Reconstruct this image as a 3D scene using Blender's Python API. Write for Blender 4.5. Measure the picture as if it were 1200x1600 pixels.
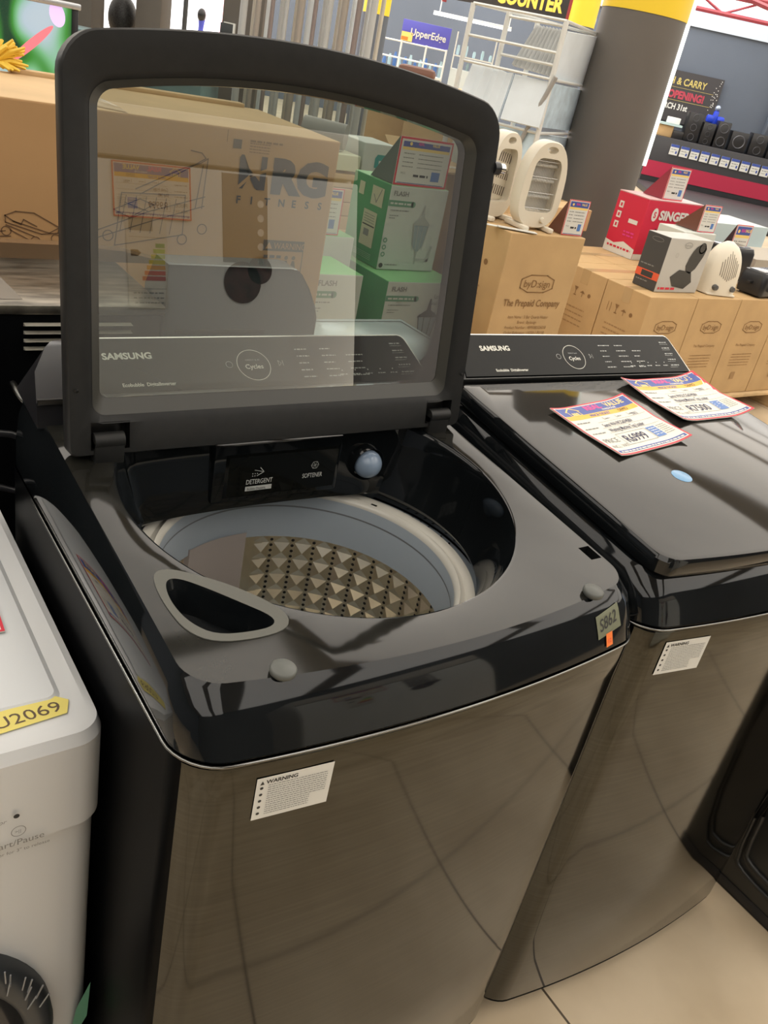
import bpy, bmesh, math, random
from mathutils import Vector, Matrix
from mathutils.geometry import delaunay_2d_cdt
random.seed(7)
for _o in list(bpy.data.objects): bpy.data.objects.remove(_o)
SC = bpy.context.scene
COL = SC.collection
PI = math.pi

# ------------------------------------------------------------------ camera
cam_d = bpy.data.cameras.new('camera'); cam = bpy.data.objects.new('camera', cam_d); COL.objects.link(cam)
CR = Vector((0.8213, -0.5379, 0.1900)); CF = Vector((0.5571, 0.6851, -0.4687))
CR.normalize(); CF = (CF - CR * CF.dot(CR)).normalized(); CU = CR.cross(CF)
M = Matrix((CR, CU, -CF)).transposed().to_4x4(); M.translation = Vector((-0.285, -0.5706, 1.621))
cam.matrix_world = M
cam_d.sensor_fit = 'VERTICAL'; cam_d.sensor_height = 32; cam_d.lens = 1360.4 / 1600 * 32
cam_d.clip_start = 0.02; cam_d.clip_end = 200
SC.camera = cam
# ------------------------------------------------------------------ world, lights, exposure
SC.view_settings.view_transform = 'Standard'; SC.view_settings.look = 'None'
SC.view_settings.exposure = 0.58; SC.view_settings.gamma = 1; SC.view_settings.use_curve_mapping = False
wd = bpy.data.worlds.new('World'); SC.world = wd; wd.use_nodes = True
bg = wd.node_tree.nodes['Background']; bg.inputs[0].default_value = (0.80, 0.88, 1.0, 1); bg.inputs[1].default_value = 0.55

def area(name, loc, sx, sy, power, col=(1, 1, 1), rot=(0, 0, 0)):
    l = bpy.data.lights.new(name, 'AREA'); l.shape = 'RECTANGLE'; l.size = sx; l.size_y = sy; l.energy = power; l.color = col
    o = bpy.data.objects.new(name, l); COL.objects.link(o); o.location = loc; o.rotation_euler = rot
    return o
area('far_fill_light', (13, 17, 4.15), 14, 12, 800, (0.94, 0.97, 1.0))  # added fill light, brightens the far end of the hall
area('glint_light', (-0.6, 3.2, 4.0), 0.1, 1.2, 9, (1.0, 0.96, 0.9))  # small extra light, added only for glints on the gloss

# ------------------------------------------------------------------ materials
def lin(c): return tuple((x / 12.92 if x <= 0.04045 else ((x + 0.055) / 1.055) ** 2.4) for x in c)
def hx(s):
    s = s.lstrip('#'); return lin([int(s[i:i + 2], 16) / 255 for i in (0, 2, 4)])
MATS = {}
def mat(name, c, rough=0.5, metal=0.0, spec=0.5, emit=None, es=1.0, noise=None, bump=None, alpha=None, trans=0, coat=0, streak=None):
    if name in MATS: return MATS[name]
    m = bpy.data.materials.new(name); m.use_nodes = True; nt = m.node_tree; b = nt.nodes['Principled BSDF']
    if isinstance(c, str): c = hx(c)
    b.inputs['Base Color'].default_value = (*c, 1); b.inputs['Roughness'].default_value = rough
    b.inputs['Metallic'].default_value = metal; b.inputs['Specular IOR Level'].default_value = spec
    b.inputs['Transmission Weight'].default_value = trans; b.inputs['Coat Weight'].default_value = coat
    b.inputs['Coat Roughness'].default_value = 0.05
    if emit:
        b.inputs['Emission Color'].default_value = (*(hx(emit) if isinstance(emit, str) else emit), 1); b.inputs['Emission Strength'].default_value = es
    if noise:   # (scale, amount, detail)
        tc = nt.nodes.new('ShaderNodeTexCoord'); n = nt.nodes.new('ShaderNodeTexNoise'); n.inputs['Scale'].default_value = noise[0]; n.inputs['Detail'].default_value = 5
        mp = nt.nodes.new('ShaderNodeMapping'); mp.inputs['Scale'].default_value = streak or (1, 1, 1)
        nt.links.new(tc.outputs['Object'], mp.inputs[0]); nt.links.new(mp.outputs[0], n.inputs['Vector'])
        r = nt.nodes.new('ShaderNodeValToRGB'); r.color_ramp.elements[0].position = 0.3; r.color_ramp.elements[1].position = 0.7
        a = noise[1]
        r.color_ramp.elements[0].color = (*[x * (1 - a) for x in c], 1); r.color_ramp.elements[1].color = (*[min(1, x * (1 + a)) for x in c], 1)
        nt.links.new(n.outputs['Fac'], r.inputs[0]); nt.links.new(r.outputs[0], b.inputs['Base Color'])
        if bump:
            bp = nt.nodes.new('ShaderNodeBump'); bp.inputs['Strength'].default_value = bump; bp.inputs['Distance'].default_value = 0.002
            nt.links.new(n.outputs['Fac'], bp.inputs['Height']); nt.links.new(bp.outputs[0], b.inputs['Normal'])
    MATS[name] = m; return m

gloss = mat('gloss_black_plastic', (0.006, 0.0072, 0.008), 0.05, 0, 0.45, noise=(9, 0.25), coat=0.0)
deckm = mat('deck_black_plastic', (0.015, 0.0145, 0.012), 0.08, 0, 0.42, noise=(14, 0.35))
lidtop = mat('lid_dark_glass', (0.016, 0.015, 0.013), 0.06, 0, 0.42, noise=(5, 0.15))
satin = mat('satin_charcoal_plastic', (0.0155, 0.0158, 0.0155), 0.45, 0, 0.30, noise=(60, 0.12))
satin2 = mat('dark_recess_plastic', (0.008, 0.008, 0.008), 0.35)
ledge = mat('bevel_lit', (0.050, 0.049, 0.042), 0.30, 0, 0.5)
inox = mat('black_inox', (0.078, 0.077, 0.068), 0.075, 1.0, 0.5, noise=(7, 0.10), streak=(1, 1, 30))
conm = mat('console_glass', (0.005, 0.0055, 0.005), 0.05, 0, 0.16)
chrome = mat('bright_trim', (0.75, 0.74, 0.70), 0.18, 1.0)
silver_txt = mat('pale_print', (0.75, 0.74, 0.66), 0.4)
greyprint = mat('grey_print', (0.45, 0.46, 0.44), 0.5)
tubgrey = mat('tub_grey_blue', (0.33, 0.38, 0.43), 0.28, 0, 0.5)
tubtop = mat('tub_rim_highlight', (0.60, 0.58, 0.52), 0.15, 0, 0.6)  # cream highlight of the ring top is put into this colour
drumm = mat('drum_steel', (0.93, 0.85, 0.70), 0.28, 1.0, noise=(20, 0.08))
holem = mat('drum_hole', (0.01, 0.008, 0.006), 0.6)
filterm = mat('filter_plastic', (0.36, 0.32, 0.30), 0.35)
trimgrey = mat('recess_trim_grey', (0.10, 0.10, 0.085), 0.4)
bumpm = mat('bumper_rubber', (0.11, 0.115, 0.105), 0.5)
ballm = mat('nozzle_blue', (0.23, 0.30, 0.40), 0.18, 0, 0.6)
stickm = mat('sticker_white', (0.72, 0.72, 0.68), 0.5)
inkm = mat('ink_black', (0.03, 0.03, 0.03), 0.6)
inkg = mat('ink_grey', (0.25, 0.25, 0.24), 0.6)
orange = mat('sticker_orange', (0.95, 0.22, 0.04), 0.5)
tapem = mat('masking_tape', (0.17, 0.18, 0.115), 0.5)
tapey = mat('yellow_tape', (0.80, 0.68, 0.18), 0.5)
whitep = mat('white_enamel', (0.74, 0.75, 0.75), 0.22, 0, 0.5)
whitep2 = mat('white_plastic', (0.67, 0.69, 0.70), 0.3)
cream = mat('cream_plastic', (0.76, 0.70, 0.58), 0.4)
card = mat('ticket_card', (0.80, 0.77, 0.68), 0.45)
red = mat('print_red', (0.70, 0.03, 0.06), 0.45)
blue = mat('print_blue', (0.05, 0.09, 0.36), 0.45)
pink = mat('print_pink', (0.72, 0.05, 0.28), 0.45)
yel = mat('print_yellow', (0.90, 0.50, 0.06), 0.45)
yel2 = mat('print_pale_yellow', (0.90, 0.66, 0.2), 0.45)
hand = mat('marker_ink', (0.04, 0.04, 0.10), 0.6)
cardb = mat('cardboard', (0.52, 0.345, 0.165), 0.75, noise=(6, 0.08), bump=0.05)
cardb2 = mat('cardboard_pale', (0.58, 0.40, 0.21), 0.75, noise=(6, 0.08))
cardb3 = mat('cardboard_orange', (0.52, 0.30, 0.13), 0.7, noise=(3, 0.08))
cardin = mat('cardboard_print', (0.24, 0.13, 0.05), 0.8)
cardtape = mat('parcel_tape', (0.50, 0.34, 0.17), 0.25)
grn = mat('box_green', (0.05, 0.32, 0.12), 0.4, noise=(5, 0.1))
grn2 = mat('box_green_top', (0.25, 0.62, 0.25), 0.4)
boxw = mat('box_white', (0.62, 0.66, 0.62), 0.5)
teal = mat('print_teal', (0.02, 0.30, 0.28), 0.5)
singr = mat('box_red', (0.62, 0.02, 0.06), 0.45)
blackp = mat('black_plastic', (0.015, 0.015, 0.017), 0.3)
blackm = mat('black_enamel', (0.003, 0.0032, 0.0036), 0.3, 0, 0.02)
dgrey = mat('dark_grey_plastic', (0.05, 0.055, 0.06), 0.4)
steeld = mat('dusty_steel', (0.22, 0.20, 0.165), 0.30, 0.75, noise=(14, 0.6), streak=(1, 4, 1))
pillm = mat('pillar_grey', (0.125, 0.112, 0.098), 0.5, noise=(1.5, 0.1))
pilly = mat('pillar_yellow', (0.85, 0.60, 0.03), 0.45)
wallm = mat('wall_slate', (0.105, 0.125, 0.16), 0.7, noise=(0.5, 0.1))
wallw = mat('wall_pale', (0.55, 0.62, 0.70), 0.7)
rackm = mat('rack_white', (0.70, 0.72, 0.70), 0.35)
pan = mat('panel_white', (0.68, 0.75, 0.80), 0.5, noise=(4, 0.08))
pan2 = mat('panel_blue_white', (0.56, 0.70, 0.80), 0.4, noise=(10, 0.2))
redst = mat('red_steel', (0.30, 0.04, 0.05), 0.5)
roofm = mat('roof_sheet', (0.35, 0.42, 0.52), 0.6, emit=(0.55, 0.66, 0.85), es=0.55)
wood = mat('pallet_wood', (0.60, 0.42, 0.22), 0.7, noise=(10, 0.2))
woodg = mat('pallet_wood_grey', (0.20, 0.15, 0.11), 0.7, noise=(10, 0.2))

# ------------------------------------------------------------------ mesh helpers
def link(me, name, parent=None, sharp=35, smooth=True):
    if smooth:
        for p in me.polygons: p.use_smooth = True
        me.set_sharp_from_angle(angle=math.radians(sharp))
    o = bpy.data.objects.new(name, me); COL.objects.link(o)
    if parent is not None: o.parent = parent
    return o
def obj(name, bm, m, parent=None, sharp=35, recalc=True):
    me = bpy.data.meshes.new(name)
    if recalc: bmesh.ops.recalc_face_normals(bm, faces=bm.faces)
    bm.to_mesh(me); bm.free()
    for x in (m if isinstance(m, (list, tuple)) else [m]): me.materials.append(x)
    return link(me, name, parent, sharp)
def thing(name, label, cat, loc=(0, 0, 0), rz=0, group=None):
    o = bpy.data.objects.new(name, None); COL.objects.link(o); o.location = loc; o.rotation_euler = (0, 0, rz)
    o.empty_display_size = 0.05
    o['label'] = label; o['category'] = cat
    if group: o['group'] = group
    return o
def tag(o, label, cat, group=None, kind=None):
    if label: o['label'] = label
    if cat: o['category'] = cat
    if group: o['group'] = group
    if kind: o['kind'] = kind
    return o
def struct(o): o['kind'] = 'structure'; return o
def box(bm, x0, x1, y0, y1, z0, z1, bev=0, mi=0, mtx=None, seg=2):
    vs = [bm.verts.new((x, y, z)) for x in (x0, x1) for y in (y0, y1) for z in (z0, z1)]
    fs = [bm.faces.new([vs[i] for i in q]) for q in ((0, 1, 3, 2), (4, 6, 7, 5), (0, 4, 5, 1), (2, 3, 7, 6), (0, 2, 6, 4), (1, 5, 7, 3))]
    for f in fs: f.material_index = mi
    if bev:
        es = {e for f in fs for e in f.edges}
        r = bmesh.ops.bevel(bm, geom=list(es), offset=bev, segments=seg, affect='EDGES', profile=0.5, clamp_overlap=True)
        vs = list({v for f in r['faces'] for v in f.verts} | {v for v in vs if v.is_valid})
    if mtx is not None:
        for v in vs: v.co = mtx @ v.co
    return vs
def mbox(name, x0, x1, y0, y1, z0, z1, m, parent=None, bev=0.002, mtx=None):
    bm = bmesh.new(); box(bm, x0, x1, y0, y1, z0, z1, bev, mtx=mtx); return obj(name, bm, m, parent)
def loft(bm, rings, closed=True, cap0=False, cap1=False, mi=0):
    R = [[bm.verts.new(p) for p in r] for r in rings]
    n = len(R[0]); F = []
    for a, b in zip(R, R[1:]):
        for i in range(n if closed else n - 1):
            j = (i + 1) % n
            try: f = bm.faces.new((a[i], a[j], b[j], b[i])); f.material_index = mi; F.append(f)
            except ValueError: pass
    if cap0: f = bm.faces.new(R[0][::-1]); f.material_index = mi
    if cap1: f = bm.faces.new(R[-1]); f.material_index = mi
    return R
def lathe(bm, prof, n=48, c=(0, 0, 0), mi=0, cap0=False, cap1=False, axis='z'):
    def pt(r, z, a):
        if axis == 'z': return (c[0] + r * math.cos(a), c[1] + r * math.sin(a), c[2] + z)
        if axis == 'y': return (c[0] + r * math.cos(a), c[1] + z, c[2] + r * math.sin(a))
        return (c[0] + z, c[1] + r * math.cos(a), c[2] + r * math.sin(a))
    return loft(bm, [[pt(max(r, 1e-5), z, 2 * PI * k / n) for k in range(n)] for r, z in prof], True, cap0, cap1, mi)
def tube(bm, pts, r, n=8, mi=0, caps=True):
    pts = [Vector(p) for p in pts]; rings = []
    up = Vector((0, 0, 1))
    for i, p in enumerate(pts):
        d = (pts[min(i + 1, len(pts) - 1)] - pts[max(i - 1, 0)]).normalized()
        a = d.cross(up)
        if a.length < 0.01: a = d.cross(Vector((0, 1, 0)))
        a.normalize(); b = d.cross(a)
        rr = r[i] if isinstance(r, (list, tuple)) else r
        rings.append([p + a * rr * math.cos(2 * PI * k / n) + b * rr * math.sin(2 * PI * k / n) for k in range(n)])
    loft(bm, rings, True, caps, caps, mi)
def mtube(name, pts, r, m, parent=None, n=8):
    bm = bmesh.new(); tube(bm, pts, r, n); return obj(name, bm, m, parent, 60)
def chaikin(p, k=2):
    for _ in range(k):
        q = []
        for i in range(len(p)):
            a, b = p[i], p[(i + 1) % len(p)]
            q += [tuple(a[j] * .75 + b[j] * .25 for j in range(len(a))), tuple(a[j] * .25 + b[j] * .75 for j in range(len(a)))]
        p = q
    return p
def outline(x0, x1, y0, y1, rf, rb, bow=0, nf=24, nc=8):
    P = []
    def arc(cx, cy, r, a0, a1):
        for k in range(nc + 1):
            a = math.radians(a0 + (a1 - a0) * k / nc); P.append((cx + r * math.cos(a), cy + r * math.sin(a)))
    for k in range(1, nf): P.append((x0 + rf + (x1 - x0 - 2 * rf) * k / nf, y0))
    arc(x1 - rf, y0 + rf, rf, -90, 0)
    for k in range(1, 6): P.append((x1, y0 + rf + (y1 - y0 - rf - rb) * k / 6))
    arc(x1 - rb, y1 - rb, rb, 0, 90)
    for k in range(1, 6): P.append((x1 - rb - (x1 - x0 - 2 * rb) * k / 6, y1))
    arc(x0 + rb, y1 - rb, rb, 90, 180)
    for k in range(1, 6): P.append((x0, y1 - rb - (y1 - y0 - rf - rb) * k / 6))
    arc(x0 + rf, y0 + rf, rf, 180, 270)
    out = []
    for x, y in P:
        s = (x - x0) / (x1 - x0) * 2 - 1
        w = max(0.0, min(1.0, 1 - (y - y0 - rf) / 0.1)) if y > y0 + rf else 1.0
        out.append((x, y - bow * (1 - s * s) * w))
    return out
def inpoly(p, poly):
    x, y = p; c = False; n = len(poly)
    for i in range(n):
        x1, y1 = poly[i]; x2, y2 = poly[(i + 1) % n]
        if (y1 > y) != (y2 > y) and x < (x2 - x1) * (y - y1) / (y2 - y1) + x1: c = not c
    return c
def plate(bm, outer, holes, zf, mi=0):
    vs = [Vector(p) for p in outer]; ed = [(i, (i + 1) % len(outer)) for i in range(len(outer))]
    for h in holes:
        o = len(vs); vs += [Vector(p) for p in h]; ed += [(o + i, o + (i + 1) % len(h)) for i in range(len(h))]
    v2, e2, f2, *_ = delaunay_2d_cdt(vs, ed, [], 0, 1e-6)
    V = [bm.verts.new((v.x, v.y, zf(v.x, v.y))) for v in v2]
    for f in f2:
        c = (sum(v2[i].x for i in f) / 3, sum(v2[i].y for i in f) / 3)
        if inpoly(c, outer) and not any(inpoly(c, h) for h in holes):
            ff = bm.faces.new([V[i] for i in f]); ff.material_index = mi
def frame(o, u, v):
    u = Vector(u).normalized(); v = Vector(v); v = (v - u * v.dot(u)).normalized(); w = u.cross(v)
    m = Matrix((u, v, w)).transposed().to_4x4(); m.translation = Vector(o); return m
def FM(x, y, z): return frame((x, y, z), (1, 0, 0), (0, 0, 1))       # a face looking towards -y
def LM(x, y, z): return frame((x, y, z), (0, -1, 0), (0, 0, 1))      # a face looking towards -x
def TM(x, y, z): return frame((x, y, z), (1, 0, 0), (0, 1, 0))       # a face looking up

class Art:
    """flat print: rectangles, lines and lettering gathered into ONE mesh on a surface"""
    def __init__(s, step=0.0003): s.v = []; s.f = []; s.mi = []; s.mats = []; s.L = 1; s.step = step
    def m(s, mt):
        if mt not in s.mats: s.mats.append(mt)
        return s.mats.index(mt)
    def up(s): s.L += 1; return s
    def poly(s, pts, mt):
        o = len(s.v); s.v += [(p[0], p[1], s.L * s.step) for p in pts]; s.f.append(list(range(o, o + len(pts)))); s.mi.append(s.m(mt)); return s
    def rect(s, u0, v0, u1, v1, mt): return s.poly([(u0, v0), (u1, v0), (u1, v1), (u0, v1)], mt)
    def disc(s, u, v, r, mt, n=24, ry=None): return s.poly([(u + r * math.cos(2 * PI * k / n), v + (ry or r) * math.sin(2 * PI * k / n)) for k in range(n)], mt)
    def ring(s, u, v, r, w, mt, n=40, ry=None):
        ry = ry or r
        for k in range(n):
            a, b = 2 * PI * k / n, 2 * PI * (k + 1) / n
            s.poly([(u + r * math.cos(a), v + ry * math.sin(a)), (u + r * math.cos(b), v + ry * math.sin(b)), (u + (r - w) * math.cos(b), v + (ry - w) * math.sin(b)), (u + (r - w) * math.cos(a), v + (ry - w) * math.sin(a))], mt)
        return s
    def line(s, pts, w, mt):
        for a, b in zip(pts, pts[1:]):
            dx, dy = b[0] - a[0], b[1] - a[1]; l = math.hypot(dx, dy) or 1; nx, ny = -dy / l * w / 2, dx / l * w / 2; ex, ey = dx / l * w / 2, dy / l * w / 2
            s.poly([(a[0] - nx - ex, a[1] - ny - ey), (b[0] - nx + ex, b[1] - ny + ey), (b[0] + nx + ex, b[1] + ny + ey), (a[0] + nx - ex, a[1] + ny - ey)], mt)
        return s
    def words(s, u0, v0, u1, h, mt, n=None):      # a line of print too small to read
        x = u0
        while x < u1:
            w = random.uniform(1.0, 4.0) * h
            s.rect(x, v0, min(x + w, u1), v0 + h, mt); x += w + h * 0.7
        return s
    def text(s, t, u, v, size, mt, align='LEFT', sx=1.0, bold=0.0, shear=0.0, rot=0.0, space=1.0):
        c = bpy.data.curves.new('t', 'FONT'); c.body = t; c.size = size; c.align_x = align; c.offset = bold * size; c.shear = shear; c.space_character = space
        c.resolution_u = 3
        o = bpy.data.objects.new('t', c); me = bpy.data.meshes.new_from_object(o)
        k = len(s.v); ca, sa = math.cos(rot), math.sin(rot)
        for p in me.vertices:
            x, y = p.co.x * sx, p.co.y; s.v.append((u + x * ca - y * sa, v + x * sa + y * ca, s.L * s.step))
        for p in me.polygons: s.f.append([k + i for i in p.vertices]); s.mi.append(s.m(mt))
        bpy.data.objects.remove(o); bpy.data.curves.remove(c); bpy.data.meshes.remove(me); return s
    def build(s, name, parent, mtx):
        me = bpy.data.meshes.new(name); me.from_pydata([mtx @ Vector(p) for p in s.v], [], s.f)
        for x in s.mats: me.materials.append(x)
        for p, i in zip(me.polygons, s.mi): p.material_index = i
        o = bpy.data.objects.new(name, me); COL.objects.link(o)
        if parent is not None: o.parent = parent
        return o

# ------------------------------------------------------------------ the setting
def tile_floor():
    m = bpy.data.materials.new('beige_floor_tiles'); m.use_nodes = True; nt = m.node_tree; b = nt.nodes['Principled BSDF']
    tc = nt.nodes.new('ShaderNodeTexCoord'); mp = nt.nodes.new('ShaderNodeMapping')
    mp.inputs['Location'].default_value = (-0.859, 0.38, 0); nt.links.new(tc.outputs['Object'], mp.inputs[0])
    br = nt.nodes.new('ShaderNodeTexBrick'); br.offset = 0; br.squash = 1
    br.inputs['Scale'].default_value = 1; br.inputs['Brick Width'].default_value = 0.6; br.inputs['Row Height'].default_value = 0.6
    br.inputs['Mortar Size'].default_value = 0.0028; br.inputs['Mortar Smooth'].default_value = 0.1
    nt.links.new(mp.outputs[0], br.inputs[0])
    n = nt.nodes.new('ShaderNodeTexNoise'); n.inputs['Scale'].default_value = 3.2; n.inputs['Detail'].default_value = 4; nt.links.new(tc.outputs['Object'], n.inputs['Vector'])
    r = nt.nodes.new('ShaderNodeValToRGB'); r.color_ramp.elements[0].color = (0.58, 0.46, 0.31, 1); r.color_ramp.elements[1].color = (0.72, 0.59, 0.42, 1)
    r.color_ramp.elements[0].position = .35; r.color_ramp.elements[1].position = .65
    nt.links.new(n.outputs['Fac'], r.inputs[0]); nt.links.new(r.outputs[0], br.inputs['Color1']); nt.links.new(r.outputs[0], br.inputs['Color2'])
    br.inputs['Mortar'].default_value = (0.10, 0.075, 0.05, 1)
    nt.links.new(br.outputs['Color'], b.inputs['Base Color']); b.inputs['Roughness'].default_value = 0.28
    return m
bm = bmesh.new(); box(bm, -14, 34, -8, 40, -0.1, 0, 0); struct(obj('floor', bm, tile_floor()))
# far wall: perpendicular to the view's horizontal direction
HV = Vector((0.6309, 0.7759, 0)).normalized(); RV = Vector((HV.y, -HV.x, 0)); CP = Vector((-0.285, -0.5706, 0))
def far(d, s, z=0): return CP + HV * d + RV * s + Vector((0, 0, z))
def farM(d, s, z): return frame(far(d, s, z), RV, (0, 0, 1))
bm = bmesh.new(); box(bm, -22, 30, 0, 0.3, 0, 3.45, 0, mtx=frame(far(29, 0), RV, HV)); struct(obj('wall_back', bm, wallm))
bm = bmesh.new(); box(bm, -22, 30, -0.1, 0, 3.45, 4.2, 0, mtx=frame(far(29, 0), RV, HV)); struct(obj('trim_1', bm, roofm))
# ceiling sheeting with translucent daylight strips running away from the viewer
ceil_d = mat('ceiling_dark_sheet', (0.26, 0.23, 0.20), 0.7, noise=(0.6, 0.2))
skyl = mat('daylight_strip', (0.8, 0.8, 0.8), 0.5, emit=(1.0, 0.965, 0.905), es=1.28)
bm = bmesh.new(); box(bm, -14, 34, -8, 40, 4.25, 4.35, 0); struct(obj('ceiling', bm, ceil_d))
bm = bmesh.new(); box(bm, -7.2, -7, -6, 40, 0, 4.25); struct(obj('wall_left_unseen', bm, wallm))  # added out of view to keep world light off the glossy machines
bm = bmesh.new(); box(bm, -7.2, 34, -6.2, -6, 0, 4.25); struct(obj('wall_front_unseen', bm, mat('wall_charcoal', (0.05, 0.05, 0.052), 0.7)))  # unseen dark wall, added so the gloss and lid glass mirror less light
k = 2
for x0, w in ((-5.4, 2.8), (-1.9, 1.5), (0.9, 1.2), (2.6, 3.4), (6.7, 2.8), (10.2, 2.8), (13.8, 2.8), (17.4, 3.0), (21.2, 4.0)):
    bm = bmesh.new(); box(bm, x0, x0 + w, -5.9, 39, 4.20, 4.25, 0)
    struct(obj('trim_%d' % k, bm, skyl)); k += 1

# ------------------------------------------------------------------ washing machine
W = 0.69; DS = 0.0772
def dz(x, y): return 1.0253 + DS * y
def clampy(pts, ymax):
    return [(x, y if y < ymax else ymax + (y - ymax) * 0.12) for x, y in pts]
def make_lid(parent, mtx, closed):
    """local frame: u across, v from hinge to front edge, w from inner face to outer face"""
    L = 0.528
    def arch(x): s = (x - 0.3475) / 0.3; return L - 0.030 * s * s
    def loop(x0, x1, v0, v1, r0, r1, bowf, n=20, nc=7):
        P = []
        def arc(cx, cy, r, a0, a1):
            for k in range(nc + 1):
                a = math.radians(a0 + (a1 - a0) * k / nc); P.append([cx + r * math.cos(a), cy + r * math.sin(a)])
        for k in range(1, n): P.append([x0 + r0 + (x1 - x0 - 2 * r0) * k / n, v0])
        arc(x1 - r0, v0 + r0, r0, -90, 0)
        for k in range(1, 5): P.append([x1, v0 + r0 + (v1 - v0 - r0 - r1) * k / 5])
        arc(x1 - r1, v1 - r1, r1, 0, 90)
        for k in range(1, n): P.append([x1 - r1 - (x1 - x0 - 2 * r1) * k / n, v1])
        arc(x0 + r1, v1 - r1, r1, 90, 180)
        for k in range(1, 5): P.append([x0, v1 - r1 - (v1 - v0 - r0 - r1) * k / 5])
        arc(x0 + r0, v0 + r0, r0, 180, 270)
        out = []
        for x, v in P:
            s = (x - 0.3475) / ((x1 - x0) / 2); g = max(0, (v - (v1 - 0.12)) / 0.12)
            out.append((x, v + bowf * (1 - s * s) * min(1, g)))
        return out
    lid = bpy.data.objects.new('lid', None); lid.empty_display_size = 0.05
    COL.objects.link(lid); lid.parent = parent
    T = lambda P, w: [mtx @ Vector((a, b, w)) for a, b in P]
    V1 = 0.532 if closed else 0.494; O = dict(r0=0.012, r1=0.030 if closed else 0.040, bowf=0.022 if closed else 0.034)
    o_in = loop(0.0215, 0.6735, 0.0, V1, **O); o_in1 = loop(0.0195, 0.6755, -0.002, V1 + 0.002, **O)
    o_out1 = loop(0.024, 0.671, 0.0, V1 - 0.001, **O); o_out = loop(0.030, 0.665, 0.006, V1 - 0.007, **O)
    g_a = loop(0.044, 0.648, 0.042, 0.455, 0.022, 0.030, 0.034); g_b = loop(0.052, 0.638, 0.052, 0.448, 0.018, 0.024, 0.032)
    g_c = loop(0.064, 0.622, 0.073, 0.442, 0.012, 0.018, 0.030)
    bm = bmesh.new()
    R = loft(bm, [T(g_c, 0.014), T(g_b, 0.006), T(g_a, 0.0)], True)
    # flat inner face between the glass recess and the outer edge (notches for the hinges)
    nt1 = [(0.048, 0.006), (0.100, 0.006), (0.100, 0.044), (0.048, 0.044)]; nt2 = [(0.602, 0.006), (0.654, 0.006), (0.654, 0.044), (0.602, 0.044)]
    b2 = bmesh.new(); plate(b2, o_in, [g_a, nt1, nt2], lambda x, y: 0)
    for h in (nt1, nt2): loft(b2, [[(a, b, 0) for a, b in h], [(a, b, 0.022) for a, b in h]], True, False, True, mi=1)
    for v in b2.verts: v.co = mtx @ v.co
    me = bpy.data.meshes.new('x'); b2.to_mesh(me); b2.free(); bm.from_mesh(me); bpy.data.meshes.remove(me)
    loft(bm, [T(o_in, 0.0), T(o_in1, 0.003), T(o_in1, 0.024), T(o_out1, 0.030)], True)
    bmesh.ops.remove_doubles(bm, verts=bm.verts, dist=0.00005)
    me_o = obj('lid_frame', bm, [satin if not closed else gloss, satin2], lid, 40)
    # sheet over the bevel, coloured lighter to show the light it catches
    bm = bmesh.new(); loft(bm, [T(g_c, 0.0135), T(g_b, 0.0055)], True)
    # lid glass, with a real thickness
    def glassm():
        if 'lid_window_glass' in MATS: return MATS['lid_window_glass']
        m = bpy.data.materials.new('lid_window_glass'); m.use_nodes = True; nt = m.node_tree; nt.nodes.clear()
        out = nt.nodes.new('ShaderNodeOutputMaterial'); mix = nt.nodes.new('ShaderNodeMixShader'); tr = nt.nodes.new('ShaderNodeBsdfTransparent'); gl = nt.nodes.new('ShaderNodeBsdfGlossy'); fr = nt.nodes.new('ShaderNodeFresnel')
        fr.inputs['IOR'].default_value = 1.52; gl.inputs['Roughness'].default_value = 0.0; tr.inputs['Color'].default_value = (0.45, 0.50, 0.465, 1)
        mul = nt.nodes.new('ShaderNodeMath'); mul.operation = 'MULTIPLY'; mul.inputs[1].default_value = 3.6
        nt.links.new(fr.outputs[0], mul.inputs[0]); nt.links.new(mul.outputs[0], mix.inputs[0]); nt.links.new(tr.outputs[0], mix.inputs[1]); nt.links.new(gl.outputs[0], mix.inputs[2]); nt.links.new(mix.outputs[0], out.inputs[0])
        MATS['lid_window_glass'] = m; return m
    bm2 = bmesh.new()
    if closed:
        bm.free()
        b3 = bmesh.new(); loft(b3, [T(o_out1, 0.030), T(o_out, 0.0315)], True)
        c3 = bmesh.new(); plate(c3, o_out, [], lambda x, y: 0.0315)
        for v in c3.verts: v.co = mtx @ v.co
        me = bpy.data.meshes.new('x'); c3.to_mesh(me); c3.free(); b3.from_mesh(me); bpy.data.meshes.remove(me)
        bmesh.ops.remove_doubles(b3, verts=b3.verts, dist=0.00005)
        obj('lid_glass', b3, lidtop, lid, 40)
    else:
        obj('bevel_highlight', bm, ledge, lid, 40)
        loft(bm2, [T(g_c, 0.014)], True, False, True)
        obj('lid_glass', bm2, glassm(), lid)
        b3 = bmesh.new()   # outer shell around the window
        plate(b3, o_out, [g_c], lambda x, y: 0.0315); 
        for v in b3.verts: v.co = mtx @ v.co
        loft(b3, [T(o_out1, 0.030), T(o_out, 0.0315)], True); loft(b3, [T(g_c, 0.0315), T(g_c, 0.0145)], True)
        bmesh.ops.remove_doubles(b3, verts=b3.verts, dist=0.00005)
        obj('outer_shell', b3, gloss, lid, 40)
    return lid

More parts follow.
